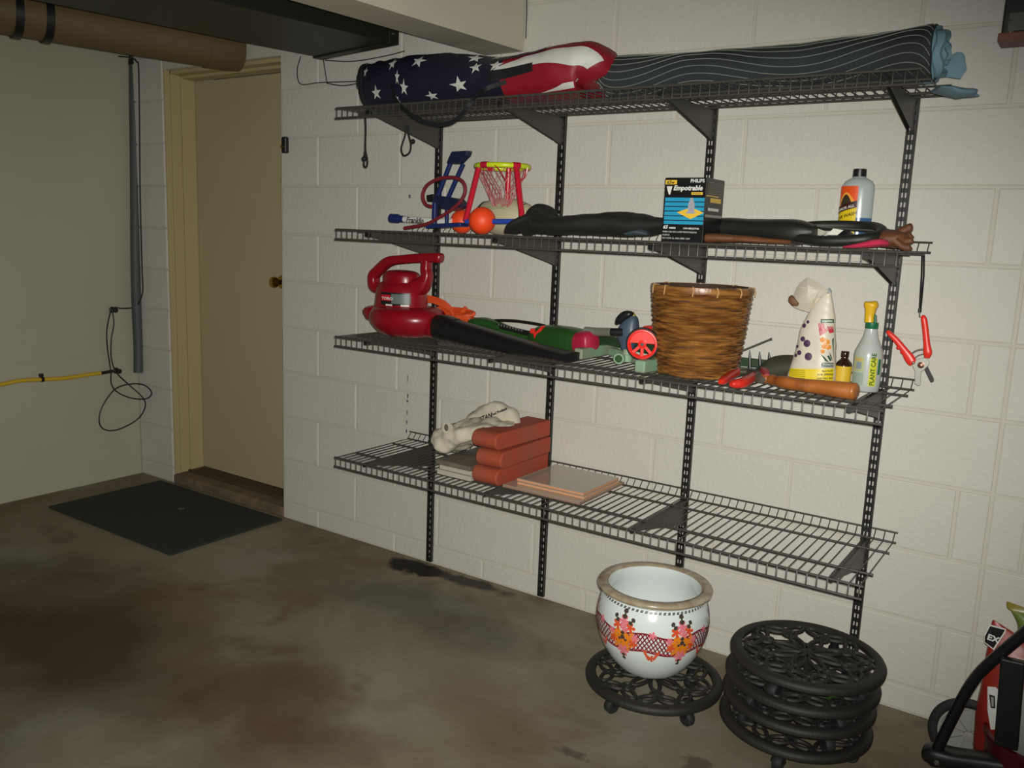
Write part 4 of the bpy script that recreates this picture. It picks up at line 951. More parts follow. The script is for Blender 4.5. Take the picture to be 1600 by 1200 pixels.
M_gry = mat('grey_label', (100, 108, 106), .4)
def pp(nm, a, b, c, d, m, o): return part(nm, MB().patch(lambda u, v: pan(a + (c-a)*u, b + (d-b)*v, o), 10, 3), m, bl)
pp('label_plate', 599, 464, 635, 486, M_black, 0); pp('label_grey', 615, 466, 634, 481, M_gry, .0008); pp('label_red', 600, 468, 614, 477, mat('label_red', (190, 24, 36), .4), .0008)
for a, b in ((607, 616), (626, 634)): pp('label_white', a, 482, b, 484.6, M_wp, .0009)
mb = MB(); textmap(mb, 'TORO', lambda u, v: pan(601 + u/k, 475.3 - v/k, .0016), .0135, bold=.0004); part('lettering', mb, M_wp, bl, smooth=False)
for a, b in (((600, 432.5), (606, 446)),):
    pass
# orange cord
mb = MB(); cy0 = -.12
oc = thing('extension_cord', P(705, 505, y=cy0), 'orange electric cord coiled behind the red leaf blower', 'cord')
random.seed(4)
for j in range(9):
    x0_, x1_ = 664 + random.uniform(-3, 6), 733 + random.uniform(-5, 11); yc = 492 + random.uniform(-6, 6); hh = random.uniform(3.5, 8)
    pts = []
    for q in range(24):
        a = 2*PI*q/24; pts.append(P((x0_+x1_)/2 + (x1_-x0_)/2*math.cos(a), yc + hh*math.sin(a) + (x0_+(x1_-x0_)*(1+math.cos(a))/2-700)*.03*random.choice((1,)), y=cy0 - .03*math.sin(a) + random.uniform(-.003, .003) - j*.004))
    mb.tube(smooth(pts + [pts[0]], 48), .0042, 6)
for j in range(4):
    mb.tube(smooth([P(662, 462+j*3, y=cy0-.01*j), P(675, 464+j*2.6, y=cy0-.01*j), P(692, 470+j*3, y=cy0-.01*j), P(704, 480+j*2, y=cy0-.01*j), P(709, 490+j, y=cy0-.01*j)], 16), .0046, 6)
part('coil', mb, M_or, oc)['kind'] = 'stuff'
mb = MB().tube([P(722, 487, y=cy0-.02), P(728, 481, y=cy0-.02)], .009, 8); part('plug', mb, M_or, oc)
# green trimmer
gy = -.16
gt = thing('string_trimmer', P(840, 545, y=gy), 'green electric trimmer with a dark red end knob lying behind the blower nozzle', 'trimmer')
mb = MB().loft(Loft([(P(838, 533, y=gy), .030, .035), (P(844, 532, y=gy-.005), .045, .045), (P(858, 532, y=gy-.01), .052, .05), (P(885, 535, y=gy-.02), .052, .052), (P(900, 536, y=gy-.025), .048, .05), (P(907, 537, y=gy-.03), .040, .045)], e=3), 30, 28); part('motor_body', mb, M_grn, gt)
mb = MB().loft(Loft([(P(903, 535, y=gy-.03), .030, .036), (P(908, 535, y=gy-.032), .036, .038), (P(920, 534, y=gy-.04), .0355, .038), (P(926, 534, y=gy-.043), .030, .032), (P(929, 534, y=gy-.045), .020, .02)], e=2.6), 18, 28); tag(part('end_knob', mb, mat('dull_crimson_plastic', (168, 32, 62), .4), gt), 'dull crimson end knob')
mb = MB().loft(Loft([(P(735, 506, y=gy+.01), .012, .02), (P(745, 504, y=gy), .018, .03), (P(765, 505, y=gy), .016, .03), (P(800, 520, y=gy), .018, .028), (P(825, 528, y=gy), .022, .03), (P(842, 532, y=gy), .028, .03)], e=2.6), 36, 20); part('lower_arm', mb, M_grn, gt)
mb = MB().tube(smooth(pl([(764, 502), (780, 500.5), (806, 501.5), (832, 505), (852, 509)], gy+.01), 24), .0050, 8); part('upper_tube', mb, M_black, gt)
a, b = P(776, 509, y=gy-.02), P(829, 522, y=gy-.03); dv = (b-a)
mb = MB().bar(a, b, .010, .018, up=(0, .3, 1)); part('metal_guard', mb, M_chrome, gt, smooth=False)
mb = MB()
for j in range(9):
    c = a + dv*(.06 + j*.085) + V((0, -.006, .0065)); mb.obox(c, (.0022, 0, 0), (0, .003, 0), (0, 0, .0035))
part('guard_slots', mb, M_black, gt, smooth=False)['kind'] = 'stuff'
mb = MB().prism(pl([(829, 513), (833, 514), (836, 520), (846, 509), (848, 511), (843, 524), (840, 530), (834, 528), (833, 522), (827, 520)], gy-.055), (0, .02, 0)); tag(part('trigger', mb, mat('bright_red_plastic', (220, 44, 36), .35), gt, smooth=False, bevel=.002), 'bright red trigger')
for a, b, c, d in ((849, 541, 853, 529), (853, 529, 858, 527)):
    pass
# rake bar behind
rb = thing('garden_rake', P(1060, 565, y=-.09), 'green metal rake bar lying along the back of the third shelf', 'rake')
mb = MB().bar(P(922, 526, y=-.11), P(1048, 553, y=-.10), .010, .030).bar(P(1048, 553, y=-.10), P(1215, 571, y=-.07), .010, .026); part('rake_bar', mb, mat('deep_green_paint', (26, 52, 26), .4), rb, smooth=False, bevel=.002)
mb = MB().bar(P(1120, 572, y=-.10), P(1215, 583, y=-.07), .008, .012); part('lower_bar', mb, mat('deep_green_paint', (26, 52, 26)), rb, smooth=False, bevel=.002)
tps = [(1171.5, 547, 1172, 590), (1187, 549, 1188, 588), (1201.5, 550, 1203, 580), (1030, 549, 1033, 575), (1000, 545, 1003, 567), (933, 531, 936, 551), (945, 533, 948, 552)]
for a, b, c, d in tps:
    up = a > 1100; q0, q1 = P(a, b, y=-.10), P(c, d, y=-.10)
    mb = MB().tube([q0, q0 + (q1-q0)*.25, q1], [.0012, .0042 if up else .0022, .0042 if up else .0022], 8); part('tine', mb, M_black, rb)
# sprinkler
sy = -.26
M_pg = mat('pale_green_plastic', (126, 172, 138), .45, rgb2=(140, 140, 118), vscale=9)
sp = thing('lawn_sprinkler', P(985, 572, z=.954), 'pale green lawn sprinkler base with a red wheel and dark head', 'sprinkler')
def sb(a, b, w, h, z=.972): 
    q0, q1 = P(*a, z=z), P(*b, z=z); return q0, q1
q0, q1 = P(903, 553, z=.975), P(962, 543, z=.975)
mb = MB().bar(q0, q1, .030, .034); part('base_bar', mb, M_pg, sp, smooth=False, bevel=.005)
q2, q3 = P(999, 573, z=.975), P(1044, 565, z=.975)
mb = MB().bar(q2, q3, .034, .036); part('base_bar', mb, M_pg, sp, smooth=False, bevel=.005)
mb = MB().bar(P(955, 549, z=.975), P(1012, 566, z=.975), .024, .026); part('cross_bar', mb, M_pg, sp, smooth=False, bevel=.005)
tq0, tq1 = P(967, 560.5, z=.980), P(983, 553, z=.980)
dr = (tq0-tq1).normalized()
mb = MB().tube([tq1, tq0, tq0+dr*.002], [.0165, .0165, .0155], 20); mb.tube([tq0+dr*.0015, tq0+dr*.0030], [.0165, .0160], 20); part('hose_inlet', mb, M_pg, sp)
mb = MB().tube([tq0+dr*.0031, tq0+dr*.0040], [.0115, .0115], 16); tag(part('inlet_mouth', mb, M_grn, sp), 'dark green inlet opening')
hc = P(981, 540, y=-.27)
mb = MB().lathe((hc.x, hc.y, .955+.015), [(.016, 0), (.017, .02), (.014, .022), (.014, .055), (0, .055)], 20); part('riser', mb, M_pg, sp)
M_slate = mat('slate_plastic', (66, 80, 96), .45)
yy = -.27
mb = MB().loft(Loft([(P(981, 545, y=yy), .020, .02), (P(981, 536, y=yy), .024, .022), (P(981, 524, y=yy), .034, .026), (P(984, 512, y=yy), .030, .026), (P(988, 500, y=yy), .018, .02), (P(988, 494, y=yy), .010, .012)], e=2.6), 24, 20); part('head_body', mb, M_slate, sp)
mb = MB().loft(Loft([(P(963, 506, y=yy-.01), .004, .006), (P(968, 500, y=yy-.01), .012, .014), (P(977, 493, y=yy-.01), .014, .016), (P(985, 491, y=yy-.01), .010, .014), (P(988, 492, y=yy-.01), .005, .008)], e=2.2), 20, 16); part('lever', mb, M_black, sp)
mb = MB().prism(pl([(984, 488), (988, 487.5), (992, 495), (991, 497), (986, 497)], yy), (0, .012, 0)); tag(part('yellow_tip', mb, mat('dull_yellow_plastic', (176, 176, 90), .4), sp, smooth=False), 'dull yellow tip')
mb = MB().tube([P(974, 519, y=yy-.02), P(960, 519, y=yy-.025), P(955, 519, y=yy-.026), P(954.5, 519, y=yy-.026)], [.012, .0125, .0125, .009], 18); part('side_nozzle', mb, M_black, sp)
wc = P(1004, 537.5, y=yy-.055); rw = .046; tilt = Matrix.Rotation(.34, 3, 'Z') @ Matrix.Rotation(PI/2, 3, 'X')
mb = MB().lathe(wc, [(rw-.008, -.016), (rw+.001, -.012), (rw+.003, 0), (rw+.001, .008), (rw-.003, .010), (rw-.008, .009), (rw-.008, -.016)], 40, axis=tilt); mb.f = [f for f in mb.f if len(f) == 4]; part('tyre', mb, M_blackrub, sp)
mb = MB()
n = 40; mb.tube([wc + tilt @ V(((rw-.006)*math.cos(2*PI*q/n), (rw-.006)*math.sin(2*PI*q/n), .008)) for q in range(n)], .0040, 8, closed=True)
mb.tube([wc + tilt @ V(((rw-.008)*math.cos(2*PI*q/n), (rw-.008)*math.sin(2*PI*q/n), -.006)) for q in range(n)], .0040, 8, closed=True)
fn = lambda a: tilt @ V((math.cos(a), math.sin(a), 0))
ax_ = tilt @ V((0, 0, 1))
pts = [wc + fn(a)*(rw-.006) for a in [PI*.02 + q*PI*.96/16 for q in range(17)]]
mb.prism(pts, ax_*.004)
for a in (-.75*PI, -.5*PI, -.25*PI): mb.bar(wc, wc + fn(a)*(rw-.006), .009, .005, up=tuple(ax_))
mb.lathe(wc, [(.012, 0), (.012, .012), (.006, .014), (0, .010)], 20, axis=tilt)
tag(part('wheel', mb, mat('bright_red_wheel', (232, 44, 32), .3), sp), 'bright red wheel')
mb = MB().lathe(wc + ax_*.0135, [(.0045, 0), (.0045, .0015), (0, .0016)], 12, axis=tilt); part('axle', mb, M_black, sp)
mb = MB().prism(pl([(1004, 509.5), (1031, 509.5), (1033, 518), (1039, 519), (1038, 537), (1030, 538), (1006, 536)], yy+.02), (0, .045, 0)); tag(part('gear_box', mb, mat('red_plastic2', (196, 36, 30), .4), sp, smooth=False, bevel=.003), 'red gear box')
mb = MB().tube(smooth([P(915, 517, y=-.19), P(935, 518.5, y=-.20), P(956, 519, y=-.23)], 8), .0135, 14); tag(finish('grey_tube', mb, mat('grey_tubing', (120, 122, 112), .5)), 'short grey tube leading into the sprinkler head', 'tube')

# basket
bc = V((2.083, -.222, Z3)); zt2 = P(1106, 447, y=bc.y).z; HB = zt2 - Z3; R0b, R1b = .113, .1425
bk = thing('wicker_basket', bc, 'round brown wicker waste basket with a braided rim', 'basket')
def rB(z): return R0b + (R1b-R0b)*(z/HB)**.85
mb = MB().lathe(bc, [(0, .003), (R0b-.006, .003)] + [(rB(HB*i/10)-.005, HB*i/10) for i in range(1, 11)] + [(rB(HB*i/10)-.009, HB*i/10) for i in range(10, 0, -1)] + [(0, .008)], 48)
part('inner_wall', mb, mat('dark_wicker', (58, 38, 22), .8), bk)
M_wick = mat('brown_wicker', (156, 106, 50), .34, bump=.3, bscale=60, rgb2=(96, 58, 26), vscale=14, detail=3)
_n = M_wick.node_tree; _m = _n.nodes.new('ShaderNodeMapping'); _m.inputs['Scale'].default_value = (1, 1, 7)
_t = [x for x in _n.nodes if x.type == 'TEX_COORD'][0]; _z = [x for x in _n.nodes if x.type == 'TEX_NOISE'][0]
_n.links.new(_t.outputs['Object'], _m.inputs['Vector']); _n.links.new(_m.outputs['Vector'], _z.inputs['Vector'])
nst = 26; rows_ = 33
for r in range(rows_):
    z = .004 + (HB-.026)*r/(rows_-1); rad = rB(z); n = nst*4; ph = PI*(r % 2) + random.uniform(-.2, .2); wob = random.uniform(0, 6)
    mb = MB().tube([(bc.x + (rad + .0030*math.sin(nst/2*a*1.0 + ph))*math.cos(a), bc.y + (rad + .0030*math.sin(nst/2*a + ph))*math.sin(a), bc.z + z + .0014*math.sin(3*a+wob) + .0012*math.sin(7*a+wob*2)) for a in [2*PI*q/n for q in range(n)]], .0041, 5, closed=True)
    part('woven_strand', mb, M_wick, bk)
n = 64
prf = [(-.001, -.020), (.0035, -.018), (.0048, -.008), (.0035, 0), (-.008, .001), (-.010, -.02)]
mb = MB(); vs = [(bc.x + (R1b+a)*math.cos(2*PI*q/n), bc.y + (R1b+a)*math.sin(2*PI*q/n), bc.z+HB+b) for a, b in prf for q in range(n)]
mb.add(vs, [(i*n+q, i*n+(q+1) % n, ((i+1) % 6)*n+(q+1) % n, ((i+1) % 6)*n+q) for i in range(6) for q in range(n)])
part('rim_band', mb, M_wick, bk)
for a in (-2.35, -1.95, -1.35, -.9, -.4, .3, 1.2, 2.0, 2.8):
    c = V((bc.x + (R1b+.003)*math.cos(a), bc.y + (R1b+.003)*math.sin(a), bc.z+HB-.010)); tt = V((-math.sin(a), math.cos(a), 0)); oo = V((math.cos(a), math.sin(a), 0))
    mb = MB().tube([c + oo*.003 + V((0, 0, -.014)), c + oo*.004 + tt*.003, c + oo*.001 + V((0, 0, .011)), c - oo*.016 + V((0, 0, .010))], .0018, 5); part('rim_stitch', mb, mat('pale_reed', (190, 150, 96), .5), bk)

# thin metal rod, trowel, secateurs, wooden handled tool
mb = MB().tube(pl([(1158, 549), (1202, 531), (1206, 529.5)], -.10), [.0030, .0030, .0042], 8); tag(finish('thin_rod', mb, mat('dull_grey_metal', (120, 118, 108), .4, metal=.6)), 'thin grey metal rod sticking up right of the basket', 'rod')
M_rust = mat('dark_rusty_steel', (66, 54, 44), .6, bump=.3, bscale=50, rgb2=(52, 58, 40), vscale=20)
tr = thing('garden_trowel', P(1215, 588, y=-.15), 'dark rusty trowel blade leaning behind the wooden handle', 'trowel')
ty = -.16
def tb_(u, v):                                            # curved blade
    L0, L1 = (1181, 583), (1238, 566)
    w0 = [2, 10, 17, 19.5, 20, 19, 17][min(6, int(u*6))] ; t_ = u*6 - int(u*6) if u < 1 else 0
    ws = [3, 12, 18, 20, 20, 19, 17]; i = min(5, int(u*6)); f = u*6 - i; ww = ws[i] + (ws[i+1]-ws[i])*f
    cx = 1181 + 58*u; cyy = 581 - 9*u
    return P(cx, cyy + (v-.5)*2*ww, y=ty + .022*(1-(2*v-1)**2) - .01)
b1, b2 = MB().patch(tb_, 14, 10), None
nv = len(b1.v); b1.add([p + V((0, .003, 0)) for p in b1.v[:nv]], [tuple(reversed(f)) for f in b1.f]); part('blade', b1, M_rust, tr)
mb = MB().tube(pl([(1166, 590), (1174, 585), (1184, 582)], ty), [.005, .006, .008], 10); part('tang', mb, M_black, tr)
sc = thing('secateurs', P(1160, 600, z=.954), 'red gripped hand pruners lying in front of the basket', 'pruners')
M_rg = mat('red_vinyl_grip', (206, 44, 30), .4)
def hl(pts, m, nm, lab=None, e=2.4):
    o = part(nm, MB().loft(Loft([(P(a, b, z=zz), r, r*.9) for a, b, zz, r in pts], e=e, dref=(0, 0, 1)), 26, 18), m, sc)
    if lab: tag(o, lab)
hl([(1125, 597, .965, .006), (1130, 595, .966, .0115), (1140, 588, .968, .013), (1150, 582, .970, .012), (1158, 580, .972, .008)], M_rg, 'grip')
hl([(1142, 601, .963, .006), (1147, 600, .964, .0125), (1160, 598, .966, .015), (1172, 592, .968, .014), (1180, 585, .970, .010)], M_rg, 'grip')
hl([(1156, 581, .972, .008), (1170, 581, .974, .009), (1184, 584, .976, .010), (1192, 583, .978, .010)], M_rust, 'blade')
hl([(1191, 577, .985, .008), (1195, 582, .984, .013), (1198, 588, .980, .008)], mat('faded_red_plastic', (160, 56, 60), .5), 'tip')
hl([(1178, 590, .968, .010), (1186, 592, .970, .010), (1192, 594, .970, .008)], mat('dull_grey_metal', (1, 1, 1)), 'pivot')
M_wood = mat('varnished_wood', (176, 106, 48), .4, rgb2=(132, 70, 28), vscale=14, bump=.1, bscale=40)
hw = thing('wooden_handle', P(1270, 610, z=.954), 'turned orange brown wooden tool handle lying at the front of the third shelf', 'tool handle')
def R_(p, r): return (p, r, r)
wy = lambda px, py: P(px, py, z=.972)
mb = MB().loft(Loft([R_(wy(1186, 589), .012), R_(wy(1192, 590.5), .013)], e=2), 6, 20); tag(part('ferrule', mb, mat('dull_grey_metal', (1, 1, 1)), hw), 'grey metal ferrule')
mb = MB().loft(Loft([R_(wy(a, b), r) for a, b, r in ((1191, 590.5, .0120), (1194, 591, .0138), (1198, 592, .0135), (1201, 592.5, .0105), (1204, 593, .0138), (1209, 594, .0145), (1213, 595, .0115), (1218, 596, .0155), (1230, 598, .0172), (1250, 601, .0165), (1275, 604, .0185), (1305, 608, .0210), (1330, 611, .0225), (1336, 612, .0215), (1338.5, 612.4, .0150))], e=2), 70, 24); part('grip', mb, M_wood, hw)

# bulb food bag
M_bagp = mat('cream_print_bag', (212, 204, 184), .42, bump=.25, bscale=10)
gy = -.145
bb = thing('bulb_food_bag', P(1268, 598, y=gy), 'cream and yellow printed plant food bag with its top folded over', 'bag')
zb_ = Z3
def bz(px, py): 
    p = P(px, py, y=gy); return p
secs = []
for px, py, hwp in ((1267, 596, 35), (1268, 590, 36), (1271, 575, 34), (1273.5, 555, 31.5), (1276, 535, 29), (1279, 515, 26), (1283, 498, 22), (1287, 484, 17), (1290.5, 472, 12), (1293, 462, 7), (1294.5, 455, 4)):
    p = bz(px, py); k_ = mpp(p); secs.append((p, hwp*k_, max(.010, hwp*k_*.62)))
BLf = Loft(secs, e=2.5, dref=(0, 1, 0), amp=.0022, freq=22)
mb = MB().loft(BLf, 60, 40)
zm = min(p.z for p in mb.v)
part('bag_body', mb, M_bagp, bb)
ring = [(1294.5, 455), (1286, 446), (1274, 438), (1261, 433), (1252, 440), (1245, 448), (1241, 458), (1238, 470), (1240, 480), (1250, 484), (1264, 488), (1272, 478), (1282, 467)]
rp = [P(a, b, y=gy - .004) for a, b in ring]
def fold(sgn_, depth):
    inner = [P(a, b, y=gy - .004 + sgn_*d) for a, b, d in ((1280, 454, .5*depth), (1262, 446, .75*depth), (1262, 464, depth), (1250, 466, .9*depth), (1268, 474, .6*depth), (1249, 452, .4*depth))]
    n = len(rp); V_ = rp + inner; A_, B_, C_, D_, E_, F_ = range(n, n+6)
    F = [(0, 1, A_), (1, 2, A_), (2, B_, A_), (2, 3, B_), (3, 4, B_), (4, F_, B_), (4, 5, F_), (5, 6, F_), (6, D_, F_), (6, 7, D_), (7, 8, D_), (8, 9, D_), (9, E_, D_), (9, 10, E_), (10, 11, E_), (11, A_, E_), (11, 12, A_), (12, 0, A_), (A_, B_, C_), (B_, F_, D_), (B_, D_, C_), (C_, D_, E_), (A_, C_, E_)]
    return V_, F
mb = MB(); mb.add(*fold(-1, .030)); v_, f_ = fold(1, .022); mb.add(v_, [tuple(reversed(q)) for q in f_])
fo3 = part('folded_top', mb, M_bagp, bb, angle=25)
for i_, pl_ in enumerate((((1294, 455), (1276, 452), (1250, 449)), ((1293, 457), (1275, 466), (1254, 474)))):
    mb = MB().tube(smooth([P(a, b, y=gy - .026 - .004*i_) for a, b in pl_], 10), [.0030 - .0002*q for q in range(11)], 6); part('fold_crease', mb, M_bagp, bb)
mb = MB().loft(Loft([(P(1243, 467, y=gy-.016), .016, .012), (P(1239, 471, y=gy-.016), .017, .012), (P(1235.5, 474, y=gy-.016), .010, .008)], e=2, amp=.002, freq=30), 12, 16); tag(part('bag_mouth', mb, mat('brown_inside', (120, 84, 58), .6), bb), 'brown inside of the open mouth')
mb = MB().tube([P(1292.5, 452, y=gy-.004), P(1296.5, 458, y=gy-.004)], .0075, 8); part('twist_tie', mb, mat('grey_print_light', (1, 1, 1)), bb)
# print on the bag: front position by pixel -> onto the loft (binary search for s, then phi)
def onbag(px, py, off=.0015, surf=BLf, front=-1):
    lo, hi = 0., 1.
    for _ in range(18):
        m = (lo+hi)/2; q = surf.q[int(m*surf.N)]
        c = V(q[:3]); pz = P(px, py, y=c.y)
        if c.z < pz.z: lo = m
        else: hi = m
    s_ = (lo+hi)/2; t = s_*surf.N; i = min(int(t), surf.N-1); q = surf.q[i]
    c = V(q[:3]); X = P(px, py, y=c.y - q[4]*.75).x
    dx = max(-.97, min(.97, (X - c.x)/max(q[3], 1e-4)))
    # superellipse depth
    e = surf.e; yy_ = q[4]*(1-abs(dx)**e)**(1/e)
    return V((c.x + dx*q[3], c.y - yy_ - off - .0022, P(px, py, y=c.y - yy_).z))
def bpatch(nm, a, b, c, d, m, off=.0015, nu=10, nv=4): return part(nm, MB().patch(lambda u, v: onbag(a+(c-a)*u, b+(d-b)*v, off), nu, nv), m, bb)
M_by = mat('bag_yellow', (226, 200, 34), .4); M_pur = mat('purple_print', (78, 52, 82), .4); M_grp = mat('dark_green_label', (34, 74, 58), .4); M_blk = mat('print_dark', (52, 54, 30), .5)
part('yellow_band', MB().patch(lambda u, v: onbag(1232.5+71*u, 575 + 1.5*math.sin(u*3) + (24)*v, .0008), 30, 8), M_by, bb)
for i, (a, b, r) in enumerate(((1257, 508.5, 3.6), (1263.5, 503, 2.6), (1262.5, 536.5, 5.6), (1255.5, 529.5, 4.0), (1250, 551, 3.8), (1244, 555, 2.8), (1265, 557, 6.0), (1246, 541, 2.6))):
    part('purple_bulb', MB().fan(onbag(a, b, .0024), [onbag(a + r*math.cos(q*PI/6), b + r*1.05*math.sin(q*PI/6), .0018) for q in range(12)]), M_pur, bb, smooth=False)
for i in range(4):
    part('red_letter_stripe', MB().add([onbag(1280+i*2.3, 505-.2*i), onbag(1281.3+i*2.3, 505-.2*i), onbag(1284.6+i*2.3, 524-i*1.2), onbag(1282.4+i*2.3, 524-i*1.2)], [(0, 1, 2, 3)]), mat('crimson_print', (190, 42, 66), .4), bb, smooth=False)
for i in range(4):
    part('red_letter_stripe', MB().add([onbag(1293+i*2.2, 510), onbag(1294.3+i*2.2, 509.7), onbag(1298.2+i*1.6, 520-i*.5), onbag(1296.6+i*1.6, 521-i*.5)], [(0, 1, 2, 3)]), mat('crimson_print', (1, 1, 1)), bb, smooth=False)
for a, b, c, d, o in ((1284, 498.5, 1302.5, 504.5, .0018),): bpatch('green_label', a, b, c, d, M_grp, o); bpatch('green_label_fill', a+1.5, b+1.5, c-1.5, d-1.5, mat('pale_label', (180, 190, 176), .4), o+.0008)
for (a, b, r) in ((1287, 531, 5), (1293, 534, 5.5), (1289, 541, 5), (1295, 542, 5), (1287, 549, 4)):
    part('orange_flower', MB().fan(onbag(a, b, .0034), [onbag(a + r*(1 if q % 2 else .7)*math.cos(q*PI/6), b + r*(1 if q % 2 else .7)*math.sin(q*PI/6), .0026) for q in range(12)]), mat('orange_print', (226, 150, 60), .4), bb, smooth=False)
for poly in (((1284, 553), (1289, 557), (1296, 566), (1291, 564)), ((1296, 549), (1299, 556), (1300, 563), (1298, 560)), ((1300, 530), (1303.5, 527), (1303.5, 560), (1301.5, 562)), ((1293, 556), (1296, 555), (1299, 563), (1297, 564))):
    part('green_leaf_print', MB().add([onbag(a, b, .0028) for a, b in poly], [(0, 1, 2, 3)]), M_grp, bb, smooth=False)
bpatch('green_label', 1285, 566.5, 1303, 573.5, mat('slate_print', (60, 78, 88), .4), .0022); bpatch('green_label_fill', 1287, 568, 1302, 572, mat('pale_label', (1, 1, 1)), .0030)
mb = MB(); kk = mpp(bz(1280, 540))
def btx(s, px, py, size, m, sl=-.12): 
    mb = MB(); textmap(mb, s, lambda u, v: onbag(px + u/kk, py - v/kk + sl*(u/kk), .0034), size, bold=.0002); part('lettering', mb, m, bb, smooth=False)
btx('Bulb-tone', 1281, 517, .0130, mat('crimson_print', (1, 1, 1)), .05)
btx('HOLLAND', 1288, 571.6, .0062, M_blk, -.02); btx('FOR SPRING', 1279, 587, .0078, M_blk, -.05); btx('AND FALL BULBS', 1278.5, 592.5, .0062, M_blk, -.05); btx('Plant food', 1286, 581, .0060, M_blk, -.08)
for i in range(5): part('printed_line', MB().patch(lambda u, v: onbag(1238+22*u, 577.5+3*i+.6*v+1.5*u, .0026), 6, 1), M_blk, bb)

# small bottles
q = P(1316, 596, y=-.12); q.z = Z3; kk = mpp(q); T = thing('brown_glass_bottle', q, 'small brown glass bottle with a yellow label beside the cream bag', 'bottle')
ht = P(1318, 548, y=-.12).z - Z3
M_bg = mat('brown_glass', (44, 22, 14), .12, coat=.5)
mb = MB().lathe(q, [(0, 0), (11*kk, 0), (12*kk, .003), (12*kk, ht*.60), (10.5*kk, ht*.68), (6*kk, ht*.76), (5*kk, ht*.80), (5*kk, ht*.84)], 28); part('glass', mb, M_bg, T)
mb = MB().lathe(q, [(12.15*kk, ht*.06), (12.15*kk, ht*.58)], 28); mb.f = [f for f in mb.f if len(f) == 4]; part('label', mb, mat('mustard_label', (214, 176, 44), .5), T)
mb = MB().lathe(q, [(5.8*kk, ht*.83), (6*kk, ht*.845), (6*kk, ht*.98), (5.4*kk, ht), (0, ht)], 24); part('cap', mb, M_bg, T)
q = P(1322, 602, y=-.20); q.z = Z3
mb = MB().lathe(q + V((0, 0, .012)), [(0, -.012), (.0165, -.012), (.0175, -.010), (.0175, .004), (.016, .006), (.0, .006)], 24); tag(finish('screw_lid', mb, M_black), 'small black screw lid lying between the wooden handle and spray bottle', 'cap')
# spray bottle
q = P(1352, 603, y=-.15); q.z = Z3; kk = mpp(q); T = thing('spray_bottle', q, 'clear spray bottle with yellow trigger head and green collar', 'spray bottle')
zz = lambda py: P(1354, py, y=-.15).z - P(1354, 606, y=-.15).z
M_sb = mat('clear_spray_plastic', (190, 196, 188), .25, trans=.1)
mb = MB().lathe(q, [(0, 0), (18*kk, 0), (20*kk, .004), (20.5*kk, zz(590)), (21.5*kk, zz(552)), (20.5*kk, zz(544)), (16*kk, zz(533)), (11.5*kk, zz(522)), (9.2*kk, zz(512)), (8.8*kk, zz(507))], 36); part('bottle_body', mb, M_sb, T)
mb = MB().lathe(q, [(8.8*kk, zz(509)), (9.6*kk, zz(507)), (9.6*kk, zz(499)), (0, zz(499))], 28); tag(part('collar', mb, mat('green_collar', (28, 104, 66), .35), T), 'green collar')
M_yh = mat('yellow_spray_head', (224, 176, 30), .35)
hc = lambda px, py: P(px, py, y=-.15) - P(1354, 606, y=-.15) + V((P(1354, 606, y=-.15).x, -.15, Z3))
mb = MB().loft(Loft([(hc(1359, 499), 7*kk, .014), (hc(1359.5, 490), 7*kk, .014), (hc(1361, 480), 8*kk, .016), (hc(1362, 472), 10.5*kk, .018), (hc(1363, 468.5), 9*kk, .016), (hc(1363, 466.5), 4*kk, .008)], e=2.8, dref=(0, 1, 0)), 24, 24); part('spray_head', mb, M_yh, T)
mb = MB().prism([hc(a, b) + V((0, -.006, 0)) for a, b in ((1367, 487), (1370, 489), (1371, 511), (1367.5, 510.5), (1366, 500))], (0, .012, 0)); tag(part('trigger', mb, mat('green_collar', (1, 1, 1)), T, smooth=False, bevel=.001), 'green trigger')
def sbl(px, py, o=.001):
    x = (px-1352)/21.; r = 21.3*kk + o; a = -PI/2 + x*1.05
    return V((q.x + r*math.cos(a), q.y + r*math.sin(a), Z3 + zz(py)))
def spt(nm, a, b, c, d, m, o=.001): part(nm, MB().patch(lambda u, v: sbl(a+(c-a)*u, b+(d-b)*v, o), 8, 2), m, T)
spt('yellow_panel', 1359, 552, 1369, 596, mat('lime_yellow_print', (206, 206, 52), .4)); spt('green_panel', 1371, 554, 1376, 578, mat('green_collar', (1, 1, 1)))
spt('picture_panel', 1335, 552, 1351, 575, mat('faint_yellow_print', (180, 186, 130), .4)); spt('grey_panel', 1334, 576.5, 1352, 596, mat('faint_green_panel', (150, 168, 152), .4), .0012); spt('seed_picture', 1340, 560, 1348, 571, mat('faint_blue_print', (134, 152, 158), .4), .0016)
mb = MB(); textmap(mb, 'PLANT CARE', lambda u, v: sbl(1366.5 - v/kk, 595 - u/kk, .0018), .0150, bold=.0004); part('lettering', mb, mat('green_letter', (60, 96, 40), .4), T, smooth=False)
mb = MB(); textmap(mb, 'PLANT', lambda u, v: sbl(1336.5 + u/kk, 558 - v/kk, .0018), .0072, bold=.0003); part('lettering', mb, mat('orange_print', (1, 1, 1)), T, smooth=False)

